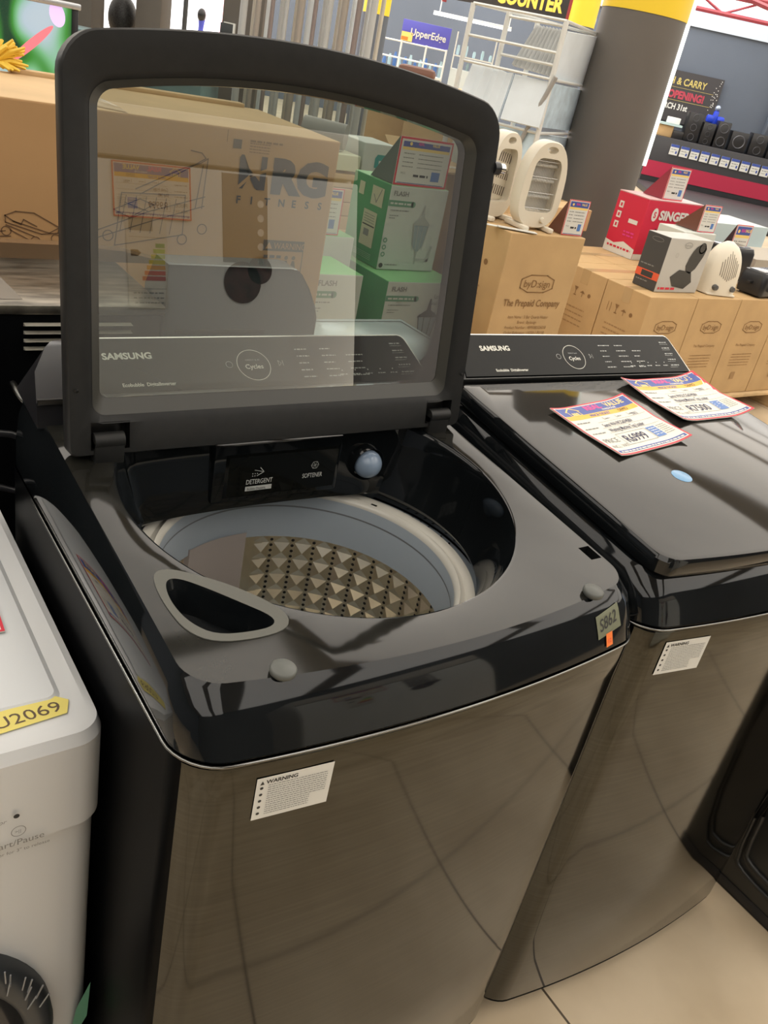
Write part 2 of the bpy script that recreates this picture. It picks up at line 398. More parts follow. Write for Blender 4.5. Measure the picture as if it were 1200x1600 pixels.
def make_washer(label, origin, rz, opened):
    t = thing('washing_machine', label, 'washing machine', origin, rz)
    # body
    bm = bmesh.new()
    o0 = outline(0.02, W - 0.02, 0.03, 0.685, 0.03, 0.02, 0.020); o1 = outline(0.0, W, 0.0, 0.69, 0.045, 0.02, 0.027)
    loft(bm, [[(x, y, 0.035) for x, y in o0], [(x, y, 0.05) for x, y in o1], [(x, y, 0.953) for x, y in o1]], True, True, not opened)
    obj('cabinet', bm, blackm, t, 30)
    # front panel: brushed sheet wrapped round the bowed front
    oo = outline(-0.0015, W + 0.0015, -0.0015, 0.69, 0.046, 0.02, 0.027)
    n = len(oo); idx = [i for i in range(n) if oo[i][1] < 0.026]
    lft = [i for i in idx if i > n // 2]; rgt = [i for i in idx if i <= n // 2]
    strip = [oo[i] for i in sorted(lft)] + [oo[i] for i in sorted(rgt)]
    bm = bmesh.new()
    lev = [0.045, 0.06, 0.3, 0.6, 0.90, 0.948, 0.951]
    def sh(p, z):
        x, y = p
        return (x, y + (0.006 if z < 0.05 else 0) + (0.001 if z > 0.95 else 0), z)
    loft(bm, [[sh(p, z) for p in strip] for z in lev], False)
    obj('front_panel', bm, inox, t, 30)
    # bead added to draw the bright highlight along the joint of cover and front
    bd = outline(-0.0022, W + 0.0022, -0.0022, 0.69, 0.0515, 0.02, 0.027); nb = len(bd); ib = [i for i in range(nb) if bd[i][1] < 0.60]
    seq = [bd[i] for i in sorted(i for i in ib if i > nb // 2)] + [bd[i] for i in sorted(i for i in ib if i <= nb // 2)]
    bm = bmesh.new(); tube(bm, [(x, y, 0.9548) for x, y in seq], 0.0017, 8); obj('seam_highlight', bm, mat('highlight_gloss', (0.25, 0.25, 0.24), 0.12, 0.9), t, 60)
    # top cover
    s0 = outline(0.0, W, 0.0, 0.69, 0.050, 0.03, 0.027); s1 = outline(-0.001, W + 0.001, -0.001, 0.69, 0.050, 0.03, 0.027)
    d1 = outline(0.0145, W - 0.0145, 0.0375, 0.69, 0.040, 0.03, 0.0325); d0 = outline(0.0175, W - 0.0175, 0.041, 0.69, 0.037, 0.03, 0.0325)
    c0 = (0.345, 0.350)
    def circ(r, ym, n=96): return clampy([(c0[0] + r * 1.005 * math.cos(2 * PI * k / n), c0[1] + r * math.sin(2 * PI * k / n)) for k in range(n)], ym)
    hin = chaikin([(0.048, 0.190), (0.056, 0.206), (0.070, 0.203), (0.092, 0.180), (0.120, 0.145), (0.146, 0.112), (0.140, 0.097), (0.110, 0.096), (0.072, 0.103), (0.053, 0.128), (0.046, 0.160)])
    hout = chaikin([(0.038, 0.195), (0.045, 0.222), (0.064, 0.224), (0.090, 0.206), (0.121, 0.178), (0.149, 0.143), (0.165, 0.110), (0.152, 0.088), (0.113, 0.084), (0.066, 0.092), (0.044, 0.117), (0.038, 0.155)])
    slot = [(0.648, 0.092), (0.669, 0.092), (0.669, 0.121), (0.648, 0.121)]
    bm = bmesh.new()
    loft(bm, [[(x, y, 0.9575) for x, y in s0], [(x, y, 0.9605) for x, y in s1], [(x + (a - x) * .06, y + (b - y) * .30, 0.9605 + (dz(a, b) - 0.9605) * .40) for (x, y), (a, b) in zip(s1, d1)], [(x + (a - x) * .34, y + (b - y) * .62, 0.9605 + (dz(a, b) - 0.9605) * .72) for (x, y), (a, b) in zip(s1, d1)],
              [(x, y, dz(x, y) - 0.004) for x, y in d1], [(x, y, dz(x, y)) for x, y in d0]], True)
    if opened:
        plate(bm, d0, [circ(0.288, 0.50), hin, slot], dz, mi=1)
        rr = [(0.288, 0.50, 0), (0.2845, 0.498, 0.0015), (0.282, 0.496, 0.006), (0.276, 0.494, 0.03), (0.262, 0.492, 0.07), (0.250, 0.49, 0.093)]
        loft(bm, [[(x, y, dz(x, y) * (1 - min(1, k / 0.093)) + (0.942) * min(1, k / 0.093) if k else dz(x, y)) for x, y in circ(r, ym)] for r, ym, k in rr]
             + [[(x, y, 0.936) for x, y in circ(0.252, 0.491)], [(x, y, 0.90) for x, y in circ(0.285, 0.56)]], True)
        loft(bm, [[(x, y, dz(x, y)) for x, y in slot], [(x, y, dz(x, y) - 0.02) for x, y in slot]], True, False, True, mi=2)
    else:
        plate(bm, d0, [], dz, mi=0)
    bmesh.ops.remove_doubles(bm, verts=bm.verts, dist=0.00005)
    obj('top_cover', bm, [gloss, deckm, satin2], t, 38)
    if opened:
        bm = bmesh.new(); sc = lambda P, k: [(0.09 + (x - 0.09) * k, 0.145 + (y - 0.145) * k) for x, y in P]
        loft(bm, [[(x, y, dz(x, y) + 0.0005) for x, y in hin], [(x, y, dz(x, y) - 0.003) for x, y in sc(hin, 0.97)], [(x, y, dz(x, y) - 0.040) for x, y in sc(hin, 0.80)]], True, False, True)
        obj('handle_recess', bm, gloss, t, 40)
        bm = bmesh.new(); plate(bm, hout, [hin], lambda x, y: dz(x, y) + 0.0012)
        loft(bm, [[(x, y, dz(x, y) + 0.0012) for x, y in hout], [(x, y, dz(x, y) - 0.0005) for x, y in hout]], True)
        bmesh.ops.remove_doubles(bm, verts=bm.verts, dist=0.00005)
        obj('handle_trim', bm, trimgrey, t, 40)
        for x in (0.115, 0.586):
            bm = bmesh.new(); lathe(bm, [(0.0001, 0.010), (0.0125, 0.0095), (0.0145, 0.0075), (0.0145, 0.003), (0.012, 0)], 28, (0, 0, 0))
            o = obj('lid_bumper', bm, bumpm, t, 50); o.location = (x, 0.0285, dz(x, 0.0285)); o.rotation_euler = (math.atan(DS), 0, 0)
        # dispenser drawer hanging at the back of the well
        bm = bmesh.new(); box(bm, 0.243, 0.468, 0.497, 0.60, 0.952, 1.052, 0.003); dr = obj('detergent_drawer', bm, gloss, t)
        bm = bmesh.new()
        loft(bm, [[(0.262, 0.497, 0.960), (0.462, 0.497, 0.960), (0.462, 0.497, 1.034), (0.262, 0.497, 1.034)], [(0.266, 0.493, 0.963), (0.459, 0.493, 0.963), (0.459, 0.493, 1.031), (0.266, 0.493, 1.031)]], True, False, True)
        obj('drawer_face', bm, conm, dr)
        a = Art()
        a.text('DETERGENT', 0.0, 0, 0.0115, greyprint, bold=0.01, sx=0.72); a.rect(0, -0.012, 0.046, -0.004, greyprint)
        a.up().text('Bubble Dispens.', 0.003, -0.0105, 0.006, inkm, sx=0.85)
        a.line([(0.018, 0.014), (0.029, 0.020), (0.022, 0.028)], 0.0011, greyprint).line([(0.029, 0.020), (0.013, 0.024)], 0.0009, greyprint)
        for q in range(6): a.disc(0.010 + 0.004 * (q % 3), 0.014 + 0.004 * (q // 3), 0.0009, greyprint, 8)
        a.build('detergent_mark', dr, FM(0.297, 0.4925, 0.983)); a = Art(); a.text('SOFTENER', 0.100, 0.0, 0.0115, greyprint, bold=0.01, sx=0.68)
        a.ring(0.121, 0.022, 0.0072, 0.0008, greyprint, 6)
        for q in range(3): a.line([(0.121 - 0.005 * math.cos(q * PI / 3), 0.022 - 0.005 * math.sin(q * PI / 3)), (0.121 + 0.005 * math.cos(q * PI / 3), 0.022 + 0.005 * math.sin(q * PI / 3))], 0.0006, greyprint)
        a.build('softener_mark', dr, FM(0.297, 0.4925, 0.983))
        # round water nozzle
        bm = bmesh.new(); bmesh.ops.create_uvsphere(bm, u_segments=28, v_segments=18, radius=0.0245)
        for v in bm.verts: v.co += Vector((0.520, 0.490, 0.998))
        nz = obj('water_nozzle', bm, ballm, t, 60)
        bm = bmesh.new(); lathe(bm, [(0.0265, 0.012), (0.029, 0.004), (0.031, 0.012), (0.032, 0.03)], 32, (0.520, 0.482, 0.998), axis='y')
        obj('nozzle_collar', bm, gloss, nz)
        # tub ring
        bm = bmesh.new(); CX, CY = 0.345, 0.350
        lathe(bm, [(0.2235, 0.828), (0.2235, 0.912), (0.2265, 0.920), (0.2310, 0.922), (0.2340, 0.917), (0.2400, 0.916), (0.2430, 0.920), (0.254, 0.921), (0.257, 0.914), (0.272, 0.912), (0.275, 0.900)], 96, (CX, CY, 0))
        for f in bm.faces:
            if f.calc_center_median().z > 0.913: f.material_index = 1
        rg = obj('balance_ring', bm, [tubgrey, tubtop], t, 50)
        bm = bmesh.new(); lathe(bm, [(0.2231, 0.8915), (0.2228, 0.890), (0.2231, 0.8885)], 96, (CX, CY, 0)); obj('ring_groove', bm, mat('groove_grey', (0.16, 0.17, 0.18), 0.5), rg)
        for an in (10, 14, 18, 22, -2, 3):
            bm = bmesh.new(); a_ = math.radians(an); box(bm, -0.004, 0.004, -0.0015, 0.0015, -0.004, 0.002, 0.0008, mtx=Matrix.Translation((CX + 0.262 * math.cos(a_), CY + 0.262 * math.sin(a_), 0.914)) @ Matrix.Rotation(a_ + 0.6, 4, 'Z'))
            obj('ring_rib', bm, satin2, rg)
        bm = bmesh.new(); a_ = math.radians(33); box(bm, -0.005, 0.005, -0.006, 0.006, 0, 0.005, 0.0015, mtx=Matrix.Translation((CX + 0.2345 * math.cos(a_), CY + 0.2345 * math.sin(a_), 0.916)) @ Matrix.Rotation(a_, 4, 'Z')); obj('ring_clip', bm, chrome, rg)
        # drum wall: embossed pyramids with columns of holes
        bm = bmesh.new(); RD = 0.231; ncol = 38; zc = 0.034; rows = 12; ztop = 0.845; ga = 2 * PI / ncol; hw = 0.20
        def cp(r, a, z): return (CX + r * math.cos(a), CY + r * math.sin(a), z)
        off = math.radians(64.0)
        for c_ in range(ncol):
            a0 = off + c_ * ga; ah = a0 + ga * hw; a1 = a0 + ga
            deg = math.degrees(a0 + ga / 2) % 360
            if 83 < deg < 121: continue
            for r_ in range(rows):
                z1 = ztop - r_ * zc; z0 = z1 - zc
                q = [bm.verts.new(cp(RD, ah, z0)), bm.verts.new(cp(RD, a1, z0)), bm.verts.new(cp(RD, a1, z1)), bm.verts.new(cp(RD, ah, z1))]
                ap = bm.verts.new(cp(RD - 0.0070, (ah + a1) / 2, (z0 + z1) / 2))
                for i in range(4): bm.faces.new((q[i], q[(i + 1) % 4], ap))
                bm.faces.new([bm.verts.new(cp(RD, a0, z0)), bm.verts.new(cp(RD, ah, z0)), bm.verts.new(cp(RD, ah, z1)), bm.verts.new(cp(RD, a0, z1))])
                for hh in range(3):
                    zz = z0 + zc * (hh + 0.5) / 3; am = (a0 + ah) / 2; rr_ = 0.0030
                    f = bm.faces.new([bm.verts.new(cp(RD - 0.0006, am + rr_ / RD * math.cos(2 * PI * i / 10), zz + rr_ * math.sin(2 * PI * i / 10))) for i in range(10)]); f.material_index = 1
        dm = obj('drum', bm, [drumm, holem], t, 5, recalc=False)
        for p in dm.data.polygons: p.use_smooth = False
        bm = bmesh.new(); A0, A1 = math.radians(78.5), math.radians(126)
        loft(bm, [[cp(RD - 0.001, A0 + (A1 - A0) * q / 12, z) for q in range(13)] for z in (0.42, 0.845)], False)
        obj('drum_strip', bm, drumm, dm)
        bm = bmesh.new(); A0, A1 = math.radians(87), math.radians(119)
        loft(bm, [[cp(RD - 0.001, A0, z) for z in (0.5, 0.84)], [cp(RD - 0.010, A0 + 0.01, z) for z in (0.5, 0.84)]] + [[cp(RD - 0.011, A0 + (A1 - A0) * q / 8, z) for z in (0.5, 0.84)] for q in range(1, 8)] + [[cp(RD - 0.010, A1 - .01, z) for z in (0.5, 0.84)], [cp(RD - 0.001, A1, z) for z in (0.5, 0.84)]], False)
        obj('lint_filter', bm, filterm, t)
        bm = bmesh.new(); lathe(bm, [(0.0001, 0.47), (0.05, 0.465), (0.12, 0.44), (0.20, 0.425), (RD, 0.42)], 64, (CX, CY, 0)); obj('pulsator', bm, tubgrey, t)
    # console
    bm = bmesh.new()
    base = [(0.006, 0.566), (W - 0.006, 0.566), (W - 0.004, 0.60), (W - 0.006, 0.700), (0.006, 0.700), (0.004, 0.60)]
    mid = [(0.004, 0.571, 1.1035), (W - 0.004, 0.571, 1.1035), (W - 0.006, 0.615, 1.118), (W - 0.020, 0.700, 1.135), (0.020, 0.700, 1.135), (0.006, 0.615, 1.118)]
    pl = [(0.010, 0.5729, 1.1077), (W - 0.008, 0.5729, 1.1077), (W - 0.030, 0.640, 1.1535), (W - 0.042, 0.652, 1.1617), (0.045, 0.652, 1.1617), (0.032, 0.640, 1.1535)]
    ax = Vector((0, math.sin(0.9758), math.cos(0.9758)))
    def cpt(x, h, w=0): return Vector((x, 0.5729, 1.1077)) + ax * h + Vector((0, -ax.z, ax.y)) * w
    fc = [(0.006, 0), (W - 0.006, 0), (W - 0.0155, 0.045), (W - 0.026, 0.088), (W - 0.031, 0.0955), (W - 0.039, 0.099), (0.068, 0.099), (0.055, 0.0955), (0.045, 0.085), (0.020, 0.045)]
    bs = [(0.006, 0.566, 1.066), (W - 0.006, 0.566, 1.066), (W - 0.006, 0.62, 1.07), (W - 0.006, 0.67, 1.075), (W - 0.008, 0.69, 1.075), (W - 0.02, 0.700, 1.075), (0.02, 0.700, 1.075), (0.008, 0.69, 1.075), (0.006, 0.67, 1.075), (0.006, 0.62, 1.07)]
    fw = fc[:6] + [(0.060, 0.099), (0.048, 0.0955), (0.038, 0.085), (0.016, 0.045)]
    bk = [(x, y + (0 if i < 2 else 0.012), z - 0.006) for i, (x, y, z) in enumerate([cpt(a, b) for a, b in fw])]
    fc[0] = (0.050, 0); fc[9] = (0.058, 0.045); fc[8] = (0.064, 0.085); fc[7] = (0.070, 0.0955); fc[6] = (0.078, 0.099)
    loft(bm, [bs, bk, [tuple(cpt(a, b)) for a, b in fc]], True, True, False)
    fi = [(0.052, 0.0025), (W - 0.009, 0.0025), (W - 0.0175, 0.045), (W - 0.0275, 0.0865), (W - 0.0325, 0.094), (W - 0.0395, 0.0968), (0.079, 0.0968), (0.072, 0.094), (0.066, 0.0835), (0.060, 0.045)]
    con = obj('console', bm, blackp, t, 30)
    loft_t = slice(1, 9); bm = bmesh.new(); loft(bm, [[tuple(cpt(a, b, -0.002)) for a, b in fc[loft_t]], [tuple(cpt(a, b, 0.0008)) for a, b in fc[loft_t]], [tuple(cpt(a, b, 0.001)) for a, b in fi[loft_t]]], False); obj('console_trim', bm, chrome, con)
    bm = bmesh.new(); bm.faces.new([bm.verts.new(cpt(a, b, 0.0009)) for a, b in fi]); obj('console_glass', bm, conm, con)
    bm = bmesh.new(); box(bm, 0.006, W - 0.006, 0.5665, 0.5715, 1.100, 1.1085, 0.001); obj('shadow_gap', bm, satin2, con)  # dark bar stands in for the shade along the console's foot
    CM = frame(cpt(0, 0, 0.0011), (1, 0, 0), ax)
    Art().text('SAMSUNG', 0.110, 0.060, 0.0155, silver_txt, sx=1.05, bold=0.035).build('logo', con, CM)
    Art().text('Ecobubble  DigitalInverter', 0.128, 0.012, 0.0085, silver_txt, sx=0.9, bold=0.02).build('slogan', con, CM)
    a = Art(); a.ring(0.347, 0.043, 0.029, 0.0011, silver_txt, 48)
    a.text('Cycles', 0.347, 0.036, 0.012, silver_txt, 'CENTER', bold=0.015); a.text('DIRECT & AI', 0.347, 0.051, 0.0045, greyprint, 'CENTER'); a.build('dial', con, CM)
    Art().ring(0.305, 0.045, 0.006, 0.0008, greyprint, 20).build('power_symbol', con, CM)
    a = Art(); a.line([(0.392, 0.05), (0.392, 0.04), (0.397, 0.045), (0.392, 0.05)], 0.0008, greyprint); a.line([(0.400, 0.05), (0.400, 0.04)], 0.0008, greyprint); a.build('start_symbol', con, CM)
    for c_ in range(3):
        a = Art()
        for r_ in range(5):
            if (c_, r_) == (2, 0): continue
            a.words(0.43 + 0.048 * c_, 0.070 - 0.0135 * r_, 0.43 + 0.048 * c_ + random.uniform(0.018, 0.034), 0.0022, greyprint)
        a.build('cycle_legend', con, CM)
    a = Art()
    for c_ in range(5): a.words(0.50 + 0.026 * c_, 0.018, 0.515 + 0.026 * c_, 0.0022, greyprint); a.disc(0.507 + 0.026 * c_, 0.027, 0.0014, greyprint, 8)
    a.build('option_legend', con, CM); a = Art()
    for r_ in range(5): a.words(0.625 + 0.001 * r_, 0.078 - 0.015 * r_, 0.648 + 0.002 * r_, 0.0026, greyprint); a.words(0.625, 0.074 - 0.015 * r_, 0.65, 0.0009, greyprint)
    a.build('button_legend', con, CM)
    # lid
    if opened:
        TL = 0.1428
        lid = make_lid(t, frame((0, 0.4645, 1.072), (1, 0, 0), (0, math.sin(TL), math.cos(TL))) @ Matrix.Scale(-1, 4, (0, 0, 1)), False)
        for s in (0, 1):
            x0, x1 = ((0.052, 0.092), (0.610, 0.650))[s]
            bm = bmesh.new(); tube(bm, [(x0, 0.4700, 1.090), (x1, 0.4700, 1.090)], 0.011, 16)
            box(bm, x0, x1, 0.461, 0.480, 1.058, 1.090, 0.002); obj('hinge', bm, satin, lid)
        bm = bmesh.new(); tube(bm, [(0.672, 0.528, 1.480), (0.684, 0.528, 1.480)], 0.010, 14); tube(bm, [(0.684, 0.528, 1.480), (0.694, 0.528, 1.480)], 0.0085, 14, mi=1); obj('lid_latch', bm, [blackp, chrome], lid)
        for x in (0.03, 0.665):
            bm = bmesh.new(); lathe(bm, [(0.0001, -0.001), (0.003, 0)], 10, (x, 0.4745, 1.16), axis='y')
            obj('screw_cap', bm, satin2, lid)
    else:
        sl = 0.083
        lid = make_lid(t, frame((0.695, 0.552, 1.0745), (-1, 0, 0), (0, -1, -sl)), True)
        bm = bmesh.new(); lathe(bm, [(0.0001, 0.0006), (0.0175, 0.0006), (0.0185, 0)], 32); o = obj('round_sticker', bm, mat('sticker_pale_blue', (0.16, 0.36, 0.60), 0.25), lid)
        o.location = (0.256, 0.206, 0.0); o.rotation_euler = (math.atan(sl), 0, 0); o['label'] = 'pale blue round film sticker'
        o.location.z = 1.0745 + 0.0315 / math.cos(math.atan(sl)) - sl * (0.552 - 0.206) + 0.0003
    # warning label low on the front
    def fy(x): s = 2 * x / W - 1; return -0.0015 - 0.027 * (1 - s * s)
    x0 = 0.079 if opened else 0.055
    zt = 0.929 if opened else 0.932
    uu = Vector((0.088, fy(x0 + 0.088) - fy(x0), 0)).normalized()
    a = Art(0.0003)
    a.rect(0, 0, 0.090, 0.062, stickm).up()
    a.poly([(0.004, 0.052), (0.009, 0.052), (0.0065, 0.0575)], inkm); a.text('WARNING', 0.011, 0.0525, 0.0075, inkm, bold=0.03)
    for r_ in range(14): a.words(0.014, 0.049 - 0.0033 * r_, 0.084 if r_ < 9 else 0.066, 0.0011, inkg)
    for r_ in range(5): a.disc(0.0065, 0.047 - 0.0095 * r_, 0.002, inkm, 12)
    a.build('warning_label', t, frame((x0, fy(x0) - 0.0012, zt - 0.062), uu, (0, 0, 1)))
    for x in (0.07, W - 0.07):
        for y in (0.06, 0.62):
            bm = bmesh.new(); lathe(bm, [(0.021, 0), (0.023, 0.006), (0.023, 0.014), (0.012, 0.018), (0.012, 0.04)], 20, (x, y, 0), cap0=True); obj('levelling_foot', bm, blackp, t)
    return t, lid

w1, lid1 = make_washer('dark top-loading washing machine with its lid standing open and the drum showing', (0, 0, 0), 0, True)
w2, lid2 = make_washer('dark top-loading washing machine with its lid shut and two price tickets lying on it', (0.6953, 0.0037, 0), -0.0403, False)
# smudge of tape and a numbered tape on the open machine's front right corner
def topcover_front(x, z, off=0.0):      # point on the sloping front face of the top cover
    q = 2 * x / W - 1; y0 = -0.001 - 0.027 * (1 - q * q); y1 = 0.0375 - 0.0325 * (1 - q * q); k = (z - 0.9605) / (1.026 - 0.9605)
    f = k / .4 * .30 if k < .4 else (.30 + (k - .4) / .32 * .32 if k < .72 else .62 + (k - .72) / .28 * .38)
    return Vector((x, y0 + (y1 - y0) * f - off, z - 0.002 + off * .5))
def wrap_on_front(a, x0, z0, ang):
    nv, nf, nm = [], [], []
    for f, mi in zip(a.f, a.mi):
        P = [a.v[i] for i in f]
        if len(f) == 4 and abs(P[1][0] - P[0][0]) > .008:
            N = 8
            for i in range(N):
                for j in range(N):
                    o = len(nv)
                    for p_, q_ in ((i, j), (i + 1, j), (i + 1, j + 1), (i, j + 1)):
                        t_, b_ = p_ / N, q_ / N
                        nv.append(tuple((P[0][k_] * (1 - t_) + P[1][k_] * t_) * (1 - b_) + (P[3][k_] * (1 - t_) + P[2][k_] * t_) * b_ for k_ in range(3)))
                    nf.append([o, o + 1, o + 2, o + 3]); nm.append(mi)
        else:
            o = len(nv); nv += P; nf.append(list(range(o, o + len(P)))); nm.append(mi)
    c_, s_ = math.cos(ang), math.sin(ang)
    a.v = [tuple(topcover_front(x0 + x * c_ - y * s_, z0 + x * s_ + y * c_, 0.0014 + z)) for x, y, z in nv]; a.f, a.mi = nf, nm
    return a
a = Art(0.0004); a.rect(0, 0, 0.052, 0.029, tapem).up(); a.text('S862', 0.005, 0.008, 0.021, inkm, shear=0.2, rot=0.05, sx=0.95, bold=.01)
wrap_on_front(a, 0.582, 0.980, 0.12).build('number_tape', w1, Matrix.Identity(4))
a = Art(0.0010); a.rect(0, 0, 0.014, 0.018, orange).up(); a.text('12', 0.002, 0.005, 0.008, red)
wrap_on_front(a, 0.600, 0.966, 0.08).build('orange_sticker', w1, Matrix.Identity(4))

# ------------------------------------------------------------------ price tickets
def ticket_art(w, h, price='', l1='', l2='', full=True):
    """white card, red border, blue and yellow heading, writing; u right, v up, origin bottom left"""
    a = Art(0.0002)
    b = w * 0.018
    a.rect(0, 0, w, h, red).up().rect(b, b, w - b, h - b, card).up()
    a.rect(b * 1.6, h * 0.80, w - b * 1.6, h - b * 1.6, blue); a.rect(b * 1.6, h * 0.72, w - b * 1.6, h * 0.80, yel); a.rect(b * 1.6, b * 1.6, w - b * 1.6, h * 0.085, blue); a.up()
    # house outline with a small crowd
    cx, cy, q = w * 0.20, h * 0.81, h * 0.075
    a.line([(cx - 1.5 * q, cy + q), (cx, cy + 2.0 * q), (cx + 1.5 * q, cy + q)], q * 0.22, yel2); a.line([(cx - 1.2 * q, cy + q), (cx - 1.2 * q, cy - .1 * q), (cx + 1.2 * q, cy - .1 * q), (cx + 1.2 * q, cy + q)], q * 0.16, yel2)
    for k_ in (-0.5, 0, 0.5): a.disc(cx + k_ * q, cy + .45 * q, q * 0.22, yel2, 10); a.rect(cx + k_ * q - .2 * q, cy, cx + k_ * q + .2 * q, cy + .35 * q, yel2)
    a.text('REAL', w * 0.38, h * 0.865, h * 0.115, pink, bold=0.05, sx=1.1); a.text('VALUE', w * 0.66, h * 0.865, h * 0.115, yel2, bold=0.03, sx=0.95)
    a.text('WAREHOUSE', w * 0.56, h * 0.818, h * 0.042, card, bold=0.03); a.text('PRICE TICKET', w * 0.33, h * 0.738, h * 0.058, blue, bold=0.03)
    a.rect(w * 0.70, h * 0.16, w * 0.82, h * 0.36, mat('print_mid_blue', (0.08, 0.20, 0.52), 0.45)); a.up()
    for k_ in range(4): a.words(w * 0.715, h * (0.32 - 0.04 * k_), w * 0.805, h * 0.012, card)
    for v in (0.64, 0.52, 0.42): a.words(w * 0.05, h * v, w * 0.22, h * 0.018, inkg)
    a.line([(w * .30, h * .61), (w * .95, h * .61)], h * .004, inkg).line([(w * .26, h * .50), (w * .95, h * .50)], h * .004, inkg).line([(w * .26, h * .40), (w * .95, h * .40)], h * .004, inkg)
    for k_ in range(3): a.rect(w * (0.42 + .17 * k_), h * 0.635, w * (0.425 + .17 * k_), h * 0.695, inkg); a.words(w * (0.44 + .17 * k_), h * 0.65, w * (0.50 + .17 * k_), h * 0.016, inkg)
    a.text('PRICE', w * 0.05, h * 0.235, h * 0.115, inkg, sx=0.85); a.text('INCL. VAT', w * 0.05, h * 0.135, h * 0.075, inkg, sx=0.85)
    for p in (((0.28, .15), (0.68, .15)), ((0.28, .36), (0.68, .36)), ((.28, .15), (.28, .36)), ((.68, .15), (.68, .36))): a.line([(w * p[0][0], h * p[0][1]), (w * p[1][0], h * p[1][1])], h * .006, inkg)
    for k_ in range(6): a.words(w * .84, h * (0.34 - 0.032 * k_), w * .95, h * 0.009, inkg)
    a.words(w * .06, h * .045, w * .94, h * .02, card)
    if price:
        a.text(price, w * 0.31, h * 0.185, h * 0.19, hand, sx=0.8, bold=0.01); a.text(l1, w * 0.30, h * 0.515, h * 0.088, hand, sx=0.62, bold=0.01, shear=0.1); a.text(l2, w * 0.29, h * 0.412, h * 0.092, hand, sx=0.56, bold=0.01, shear=0.1)
        a.text('DEMO', w * 0.72, h * 0.735, h * 0.075, inkm, sx=.8); a.text('5362', w * .80, h * .62, h * .07, hand, sx=.7)
    else:
        a.words(w * .32, h * .53, w * .8, h * .04, hand); a.words(w * .32, h * .425, w * .85, h * .04, hand); a.words(w * .32, h * .20, w * .62, h * .10, inkg)
    return a
def curled_card(w, h, name, parent, mtx, lift=0.012, m=None):
    """a card that bows up a little, with thickness"""
    bm = bmesh.new(); nx, ny = 14, 8; g = []
    for k_ in (0, 1):
        g.append([[bm.verts.new(mtx @ Vector((w * i / nx, h * j / ny, 0.0016 * k_ + curl(i / nx, j / ny, lift)))) for i in range(nx + 1)] for j in range(ny + 1)])
    for k_ in (0, 1):
        for j in range(ny):
            for i in range(nx): bm.faces.new((g[k_][j][i], g[k_][j][i + 1], g[k_][j + 1][i + 1], g[k_][j + 1][i]))
    for j in range(ny):
        for i in (0, nx): bm.faces.new((g[0][j][i], g[0][j + 1][i], g[1][j + 1][i], g[1][j][i]))
    for i in range(nx):
        for j in (0, ny): bm.faces.new((g[0][j][i], g[0][j][i + 1], g[1][j][i + 1], g[1][j][i]))
    return obj(name, bm, m or card, parent, 50)
def curl(s, t, lift): return lift * (max(0, (0.25 - s) / 0.25) ** 2 * 0.5 + max(0, (s - 0.7) / 0.3) ** 2 * 0.9) * (0.35 + 0.65 * abs(2 * t - 1))
def flat_ticket(label, pos, w, h, price, l1, l2, lift):
    t = thing('price_ticket', label, 'price ticket', (0, 0, 0), 0, 'price tickets on the closed washing machine')
    curled_card(w, h, 'card', t, pos, lift)
    a = ticket_art(w, h, price, l1, l2)
    a.v = [(x, y, z + 0.0017 + curl(min(1, max(0, x / w)), min(1, max(0, y / h)), lift)) for x, y, z in a.v]
    # subdivide long print over the curl: split wide quads
    nf, nm = [], []
    for f, mi in zip(a.f, a.mi):
        if len(f) == 4:
            xs = [a.v[i][0] for i in f]
            if max(xs) - min(xs) > w * 0.2 and abs(a.v[f[0]][1] - a.v[f[1]][1]) < 1e-6 and abs(a.v[f[0]][0] - a.v[f[3]][0]) < 1e-6:
                x0, x1, y0, y1 = a.v[f[0]][0], a.v[f[1]][0], a.v[f[0]][1], a.v[f[3]][1]; zl = a.v[f[0]][2] - 0.0017 - curl(min(1, max(0, x0 / w)), y0 / h, lift)
                N, MN = 14, 6 if y1 - y0 > h * .3 else 1
                for i in range(N):
                    for j in range(MN):
                        o = len(a.v)
                        for (p, q) in ((i, j), (i + 1, j), (i + 1, j + 1), (i, j + 1)):
                            xx, yy = x0 + (x1 - x0) * p / N, y0 + (y1 - y0) * q / MN
                            a.v.append((xx, yy, zl + 0.0017 + curl(min(1, max(0, xx / w)), min(1, max(0, yy / h)), lift)))
                        nf.append([o, o + 1, o + 2, o + 3]); nm.append(mi)
                continue
        nf.append(f); nm.append(mi)
    a.f, a.mi = nf, nm
    a.build('ticket_print', t, pos)
    return t
def w2p(x, y, up=0.0):
    c, s = math.cos(-0.0403), math.sin(-0.0403)
    z = 1.0745 - 0.083 * (0.552 - y) + 0.0315 * math.sqrt(1 + 0.083 ** 2) + up
    return Vector((0.6953 + c * x - s * y, 0.0037 + s * x + c * y, z))
A_, B_, C_ = w2p(0.170, 0.272, .0015), w2p(0.372, 0.305, .0015), w2p(0.141, 0.442, .0015)
flat_ticket('price ticket reading R6999 lying nearer the front of the shut lid', frame(A_, B_ - A_, C_ - A_), 0.222, 0.168, 'R6999', 'Sama WA19CG6745BV', 'Washing Machine Top Loader', 0.010)
A_, B_, C_ = w2p(0.430, 0.368, .0015), w2p(0.655, 0.378, .0015), w2p(0.437, 0.535, .0015)
flat_ticket('price ticket reading R7500 lying by the console of the shut machine', frame(A_, B_ - A_, C_ - A_), 0.230, 0.172, 'R7500', 'Sama WA21CG6745BV', 'Washing Machine Top Loader', 0.016)
